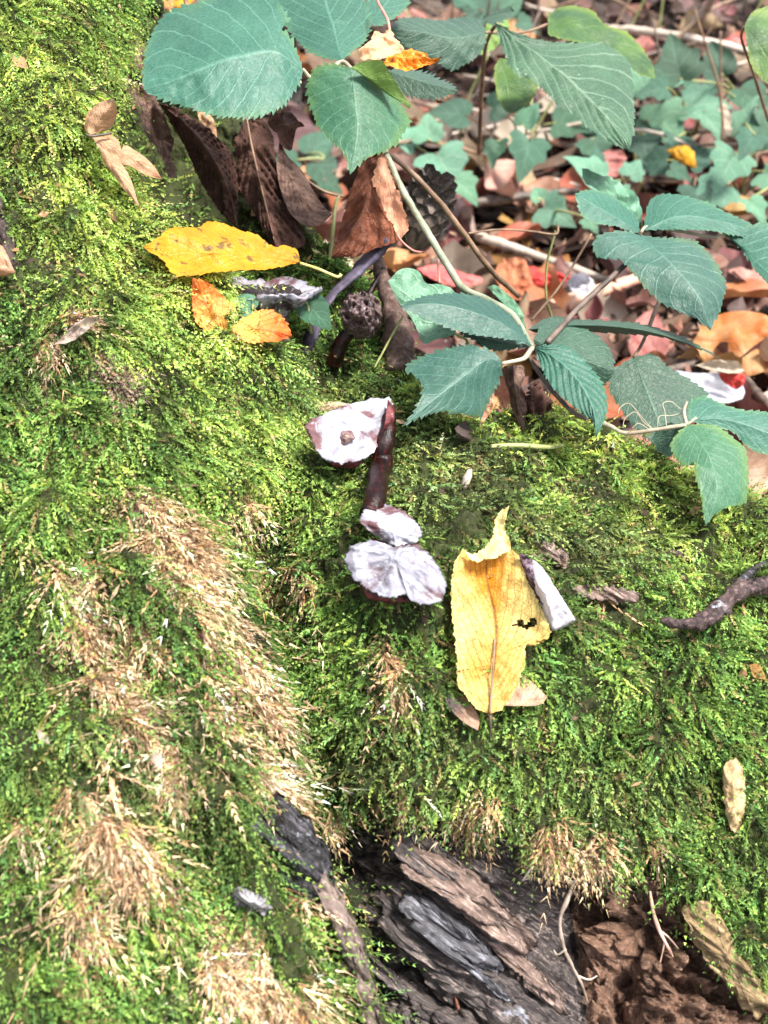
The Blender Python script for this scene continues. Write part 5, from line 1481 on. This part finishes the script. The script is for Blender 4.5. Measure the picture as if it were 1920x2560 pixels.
m = thing('mushroom', 'round fuzzy brown-grey mushroom cap between the purple stalk and the brown stump', 'mushroom', P(725 * F, 780 * F, .50))
body('cap', [(735, 690), (736, 660), (752, 638), (780, 628), (805, 634), (822, 656), (826, 690), (815, 718), (795, 732), (765, 728), (745, 714)], .485, CAPB, m, front=.014, back=.014, rough=.005, rs=300, n=90, rings=16, jag=2.2)
tube('stem', [(760, 715, .490, 16), (735, 745, .492, 16), (718, 790, .496, 17)], STEMR, m, n=20, sides=12)
m = thing('mushroom', 'leaning dark violet dead mushroom stalk behind the round fuzzy cap', 'mushroom', P(665 * F, 745 * F, .505))
tube('stem', [(838, 520, .510, 26), (800, 556, .508, 22), (752, 603, .505, 15), (712, 645, .503, 13), (690, 690, .502, 15), (668, 738, .500, 17), (655, 765, .500, 19)], STEMP, m, n=60, sides=12, flat=.5, rough=.15)
st = thing('stump', 'brown tapering dead stump behind the round fuzzy cap', 'stump', P(860 * F, 790 * F, .51))
tube('bark', [(818, 560, .528, 12), (826, 600, .525, 17), (842, 640, .522, 22), (852, 700, .516, 27), (862, 760, .510, 34), (866, 800, .508, 36)], rock_mat('stump_bark', ((.06, .035, .03), (.16, .10, .085), (.28, .2, .18)), 90, stretch=(1, 1, .35)), st, n=40, sides=14, rough=.2)
tube('broken_side_stalk', [(828, 580, .524, 7), (812, 610, .522, 7), (792, 645, .52, 7)], STEMR, st, n=20)

# small ivy seedlings beside the mushrooms
def seedling(label, lv, hub, depth):
    hp = P(hub[0] * F, hub[1] * F, depth)
    t = thing('ivy_plant', label, 'ivy', hp)
    for i, (x, y, s, a, mm) in enumerate(lv):
        p = P(x * F, y * F, depth - .004)
        o = bpy.data.objects.new('leaf', IVM[mm])
        COL.objects.link(o)
        k = s * F * PXM(depth)
        mw = Matrix.Translation(p) @ face_cam(p, a, (0, -.3)).to_4x4() @ Matrix.Diagonal((k, k, k, 1))
        o.parent = t
        o.matrix_parent_inverse = Matrix.Translation(-t.location)
        o.matrix_basis = mw
        tube('stalk', [(*hp, .0007), (*((hp + p) / 2 + [0, 0, .003]), .0007), (*p, .0005)], TWIGG, t, n=8, sides=5, world=True)
    return t


seedling('tiny ivy leaf inside the rim of the funnel mushroom', [(545, 668, 62, 155, 3)], (552, 680), .468)
seedling('small single green leaf right of the funnel mushroom', [(664, 655, 76, -50, 1)], (672, 720), .492)
t = thing('ivy_plant', 'pale green ivy with a broad leaf behind the central bramble leaf', 'ivy', P(985 * F, 725 * F, .50))
leaf('leaf', (985, 722, .482), (838, 606, .49), [(985, 640), (955, 616), (919, 611), (904, 585), (869, 580)], [(945, 732), (914, 741), (892, 692), (860, 650)], IVYP, t, rough=.002, dl=.006, dr=-.004)
leaf('leaf', (1140, 715, .49), (1052, 620, .51), [(1120, 660), (1075, 618)], [(1130, 700), (1090, 660)], IVYP, t, rough=.002)
tube('stalk', [(985, 722, .482, 3), (1010, 740, .49, 3), (1000, 800, .50, 3)], TWIGG, t, n=12)
t = thing('ivy_plant', 'yellow-green ivy leaf between the two upper leaves of the three-leaved sprig', 'ivy', P(1384 * F, 482 * F, .56))
leaf('leaf', (1386, 484, .545), (1256, 364, .60), [(1382, 436), (1344, 400), (1300, 376)], [(1350, 456), (1300, 420), (1262, 392)], IVYP, t, rough=.003)
tube('stalk', [(1386, 484, .545, 3), (1400, 560, .58, 3), (1405, 640, .66, 3)], TWIGG, t, n=12)

# ------------------------------------------------------------------ bits on the mound
wc = thing('wood_chip', 'pale straw coloured flake of wood standing in the moss at the right', 'wood chip', P(1585 * F, 1725 * F, dm(1585, 1725, 0)))
body('flake', [(1560, 1660), (1568, 1646), (1585, 1638), (1602, 1650), (1609, 1690), (1611, 1730), (1604, 1770), (1594, 1806), (1578, 1792), (1566, 1750), (1563, 1705)], dm(1585, 1725, .008), rock_mat('chip_wood', ((.34, .21, .10), (.52, .36, .19), (.64, .48, .29)), 150, stretch=(1, 1, .4), bump=.6, bdist=.001, white=(.40, .22, .10), white_t=.66, white_scale=200), wc, front=.003, back=.004, rough=.0015, rs=260, n=70, rings=9, jag=2)
CHARW = rock_mat('charred_branch', ((0.014, 0.010, 0.012), (0.07, 0.045, 0.045), (0.24, 0.16, 0.15)), 130, bump=1.0, bdist=0.002, rough=0.5, white=(0.50, 0.54, 0.60), white_t=0.54, white_scale=60)
br = thing('branch', 'charred black branch stub with bluish-white patches poking in from the right edge', 'branch', P(1700 * F, 1270 * F, dm(1700, 1270, .01)))
tube('wood', [(1428, 1340, dm(1428, 1340, .012), 6), (1460, 1347, dm(1460, 1345, .016), 10), (1500, 1350, dm(1500, 1348, .018), 14), (1540, 1330, dm(1540, 1330, .020), 18), (1570, 1300, dm(1570, 1300, .020), 19), (1610, 1275, dm(1610, 1275, .018), 20), (1720, 1258, dm(1690, 1258, .016), 22)], CHARW, br, n=90, sides=18, rough=.45)
tube('side_twig', [(1570, 1300, dm(1570, 1300, .020), 12), (1600, 1260, dm(1600, 1260, .018), 10), (1632, 1228, dm(1632, 1228, .014), 8), (1690, 1205, dm(1690, 1205, .012), 9)], CHAR, br, n=30, sides=10, rough=.25)
sdv = thing('seed', 'pale brown grain-shaped seed standing in the moss above the ochre leaf', 'seed', P(1008 * F, 1042 * F, dm(1008, 1042, 0)))
body('husk', [(996, 1050), (1000, 1030), (1010, 1014), (1020, 1012), (1020, 1030), (1012, 1050), (1002, 1058)], dm(1008, 1035, .009), TWIGP, sdv, front=.002, back=.002, n=28)
air_twig('level green twig on the moss below the shrivelled brown leaf', [(1060, 964, dm(1060, 964, .012), 5), (1120, 962, dm(1120, 962, .014), 5.5), (1180, 966, dm(1180, 966, .012), 5), (1216, 962, dm(1216, 962, .010), 4)], TWIGG)
fl = thing('wood_chip', 'small tan flake half under the top of the white tilted cap', 'wood chip', P(705 * F, 885 * F, dm(705, 885, .0)))
body('flake', [(672, 880), (676, 868), (700, 867), (735, 868), (752, 872), (735, 884), (705, 896), (685, 894)], dm(705, 882, .014), rock_mat('chip_tan', ((.45, .27, .17), (.60, .40, .28), (.70, .5, .38)), 160), fl, front=.002, back=.003, n=36, rough=.001)
ROOTT = stem_mat('rootlet_tan', (.16, .115, .09), (.34, .27, .22))
lw = thing('rootlet', 'pale crooked rootlet hanging down the hollow in front of the soil', 'rootlet', P(1240 * F, 1905 * F, .405))
tube('fibre', [(1242, 1900, .405, 3.6), (1226, 1940, .402, 4.2), (1210, 1985, .402, 4.2), (1216, 2040, .404, 3.8), (1236, 2085, .406, 3.4), (1258, 2130, .408, 3), (1270, 2170, .410, 2.6), (1284, 2230, .41, 2.2)], ROOTT, lw, n=110, nodes=.5, rough=.3)
tube('side_fibre', [(1222, 2050, .404, 3), (1205, 2062, .406, 2), (1196, 2052, .407, 1.5)], TWIGP, lw, n=12)
tube('side_fibre', [(1248, 2108, .407, 2.5), (1272, 2116, .408, 2), (1290, 2108, .409, 1.3)], TWIGP, lw, n=12)
lw = thing('rootlet', 'short forked pinkish rootlet on the soil at the lower right', 'rootlet', P(1405 * F, 1930 * F, .41))
ROOTP = stem_mat('rootlet_pink', (.42, .24, .19), (.58, .40, .33))
tube('fibre', [(1404, 1925, .410, 3), (1412, 1970, .408, 4), (1425, 2010, .408, 4.5), (1440, 2040, .408, 3.5), (1456, 2070, .41, 2)], ROOTP, lw, n=40, nodes=.3)
tube('side_fibre', [(1425, 2010, .408, 3), (1445, 2025, .408, 2.4), (1466, 2050, .409, 1.5)], ROOTP, lw, n=16)
tube('side_fibre', [(1436, 2035, .408, 2.5), (1430, 2062, .41, 1.6), (1426, 2080, .41, 1.2)], ROOTP, lw, n=16)
lw = thing('rootlet', 'thin red rootlet at the bottom edge beside the rotten wood', 'rootlet', P(1195 * F, 2130 * F, .41))
tube('fibre', [(1192, 2125, .418, 3), (1200, 2165, .416, 3), (1208, 2230, .414, 3)], stem_mat('rootlet_red', (.45, .08, .06), (.55, .16, .12)), lw, n=20)
ws = thing('wood_chip', 'slim reddish splinter standing at the bottom edge of the hollow', 'wood chip', P(985 * F, 2190 * F, .41))
body('flake', [(974, 2130), (982, 2128), (992, 2165), (1004, 2212), (996, 2216), (984, 2180)], .415, rock_mat('chip_red', ((.2, .08, .05), (.34, .15, .10), (.45, .25, .18)), 150), ws, front=.002, back=.002, n=30)
air_twig('tiny pale splinter caught under the lip of moss', [(1128, 1902, .405, 2.5), (1140, 1886, .402, 2.6), (1150, 1872, .400, 2)], TWIGP, 10)

lb = thing('bark_piece', 'strip of dark bark with a pinkish broken end at the left edge of the view', 'bark', P(10 * F, 600 * F, .42))
body('bark', [(-60, 400), (-10, 410), (12, 460), (30, 520), (44, 585), (20, 598), (-20, 590), (-60, 560)], float(depth_left(0, 590)) - .004, rock_mat('bark_left', ((.03, .022, .02), (.09, .065, .06), (.2, .15, .14)), 120), lb, front=.006, back=.008, rough=.004, rs=160, n=50, jag=2)
body('broken_end', [(-30, 520), (5, 530), (22, 560), (34, 590), (5, 596), (-25, 590)], float(depth_left(0, 640)) - .011, PEACH, lb, front=.003, back=.004, rough=.002, n=30)
leaf_thing('fallen_leaf', 'slim pale pink-tan leaf scrap above the dry pink moss tuft on the left root', 'fallen leaf', (118, 745, dl_(118, 745, .010)), (214, 684, dl_(214, 684, .012)), [(150, 705), (185, 686)], [(150, 738), (190, 715)], LITTER[5], rough=.003, dl=-.004)
leaf_thing('fallen_leaf', 'tiny orange-edged scrap in the moss above the wood flake', 'fallen leaf', (1618, 1435, dm(1618, 1435, .008)), (1655, 1468, dm(1655, 1468, .010)), [(1640, 1435)], [(1628, 1462)], LITTER[4], rough=.001)
leaf_thing('fallen_leaf', 'small whitish scrap among the dry moss streaks', 'fallen leaf', (330, 1618, dl_(330, 1618, .008)), (352, 1660, dl_(352, 1660, .010)), [(328, 1645)], [(350, 1632)], LITTER[5], rough=.001)
leaf_thing('fallen_leaf', 'narrow cream scrap in the moss near the left edge', 'fallen leaf', (78, 1575, dl_(78, 1575, .008)), (108, 1608, dl_(108, 1608, .010)), [(84, 1598)], [(102, 1588)], LITTER[5], rough=.001)

# plates of rotten wood lying in the hollow: parts of the tree
def plate(label, line, wid, d, mat, th_=.006, jag=3.0):
    """a split board of wood along a line of (x, y)"""
    c = smooth_curve(np.array(line, float), 24)
    tg = unit(np.gradient(c, axis=0))
    nr = np.stack([-tg[:, 1], tg[:, 0]], 1)
    s = np.linspace(0, 1, 24)
    w_ = wid * (0.45 + 0.55 * np.sin(np.pi * np.clip(s * .92 + .06, 0, 1)) ** .6)
    w1 = w_ + rng.normal(0, jag, 24)
    w2 = w_ + rng.normal(0, jag, 24)
    out = np.vstack([c + nr * w1[:, None], (c - nr * w2[:, None])[::-1]])
    dd = d - .004
    o = body('plate', [tuple(q) for q in out], dd, mat, tree, front=th_, back=th_, n=110, rings=12, rough=.0045, rs=150, power=3.0, jag=1.5, grain=.10)
    tag(o, label)
    return o


WPINK = rock_mat('wood_pinkish', ((.025, .017, .015), (.23, .16, .135), (.56, .42, .365)), 150, bump=1.0, bdist=.003, rough=.75, grain=.09)
WGREY = rock_mat('wood_greyblue', ((.012, .011, .013), (.10, .098, .11), (.36, .36, .42)), 150, bump=1.0, bdist=.003, rough=.65, white=(.48, .51, .58), white_t=.60, white_scale=60, grain=.12)
plate('pinkish slanting splinter board', [(1040, 2010), (1100, 2065), (1160, 2120), (1215, 2175)], 22, float(depth_hollow(1130 * F, 2090 * F)) - .004, WPINK)
plate('grey-blue slanting board', [(870, 1935), (940, 1985), (1010, 2040), (1080, 2105)], 30, float(depth_hollow(960 * F, 2000 * F)) - .001, WGREY)
plate('pale pinkish board end', [(870, 1850), (940, 1880), (1010, 1930), (1090, 2010), (1150, 2050)], 40, float(depth_hollow(1000 * F, 1920 * F)) - .004, WPINK)
plate('dark board', [(850, 1800), (930, 1860), (1000, 1920), (1040, 1960)], 42, float(depth_hollow(920 * F, 1860 * F)) - .004, WOOD)
plate('charred wood showing through the moss of the left root', [(565, 1735), (612, 1795), (650, 1860), (676, 1920), (700, 1975)], 62, float(depth_left(640 * F, 1860 * F)) - .002, CHAR, .008)
plate('pinkish bark rim of the left root', [(685, 1890), (720, 1950), (752, 2020), (780, 2110), (800, 2180), (820, 2260)], 24, float(depth_left(750 * F, 2040 * F)) - .001, rock_mat('bark_rim', ((.035, .028, .028), (.20, .15, .13), (.48, .36, .31)), 150, bump=1.0, bdist=.002, rough=.75, grain=.14), .006, 3)
plate('white patch of bare wood in the left root', [(508, 1918), (545, 1940), (585, 1965)], 20, float(depth_left(548 * F, 1938 * F)) - .003, rock_mat('wood_white', ((.18, .16, .17), (.42, .40, .43), (.6, .58, .61)), 150, grain=.2), .002, 4)
plate('bare pinkish wood in the mound beside the narrow white cap', [(1140, 1190), (1190, 1195), (1230, 1215)], 20, dm(1190, 1198, -.001), WPINK, .003, 4)
plate('weathered bare wood across the mound', [(1235, 1275), (1300, 1282), (1380, 1290)], 16, dm(1300, 1282, -.0015), WPINK, .003, 4)
plate('bare wood strip below the crest', [(1420, 1195), (1480, 1197)], 9, dm(1450, 1196, .001), WPINK, .002, 2)

def on_h(x, y, e=.003):
    return float(depth_hollow(x * F, y * F)) - e


for ln, wd, mt, lb_ in [([(890, 1985), (960, 2040), (1040, 2110), (1110, 2175)], 12, WGREY, 'narrow blue-grey splinter of rotten wood'), ([(1085, 2040), (1140, 2090), (1190, 2140), (1240, 2195)], 9, WPINK, 'narrow pale splinter of rotten wood'),
                        ([(820, 1985), (900, 2050), (990, 2130), (1080, 2205)], 20, WOOD, 'black slanting board along the bottom'), ([(930, 1890), (1000, 1935), (1060, 1985)], 10, WGREY, 'short grey splinter under the moss lip'),
                        ([(1060, 1950), (1110, 1995), (1150, 2040)], 12, WPINK, 'short tan splinter under the moss lip'), ([(780, 2060), (850, 2120), (930, 2190)], 16, WOOD, 'dark board at the foot of the left root')]:
    plate(lb_, ln, wd, on_h(ln[1][0], ln[1][1]), mt, .005, 2)

plate('yellowish bark slab at the lower right', [(1490, 1950), (1545, 2030), (1600, 2110), (1660, 2190)], 40, dm(1560, 2060, -.004), rock_mat('bark_yellow', ((.10, .065, .035), (.30, .21, .11), (.48, .36, .21)), 120, bump=1.0, bdist=.002, rough=.8, grain=.15), .006, 4)
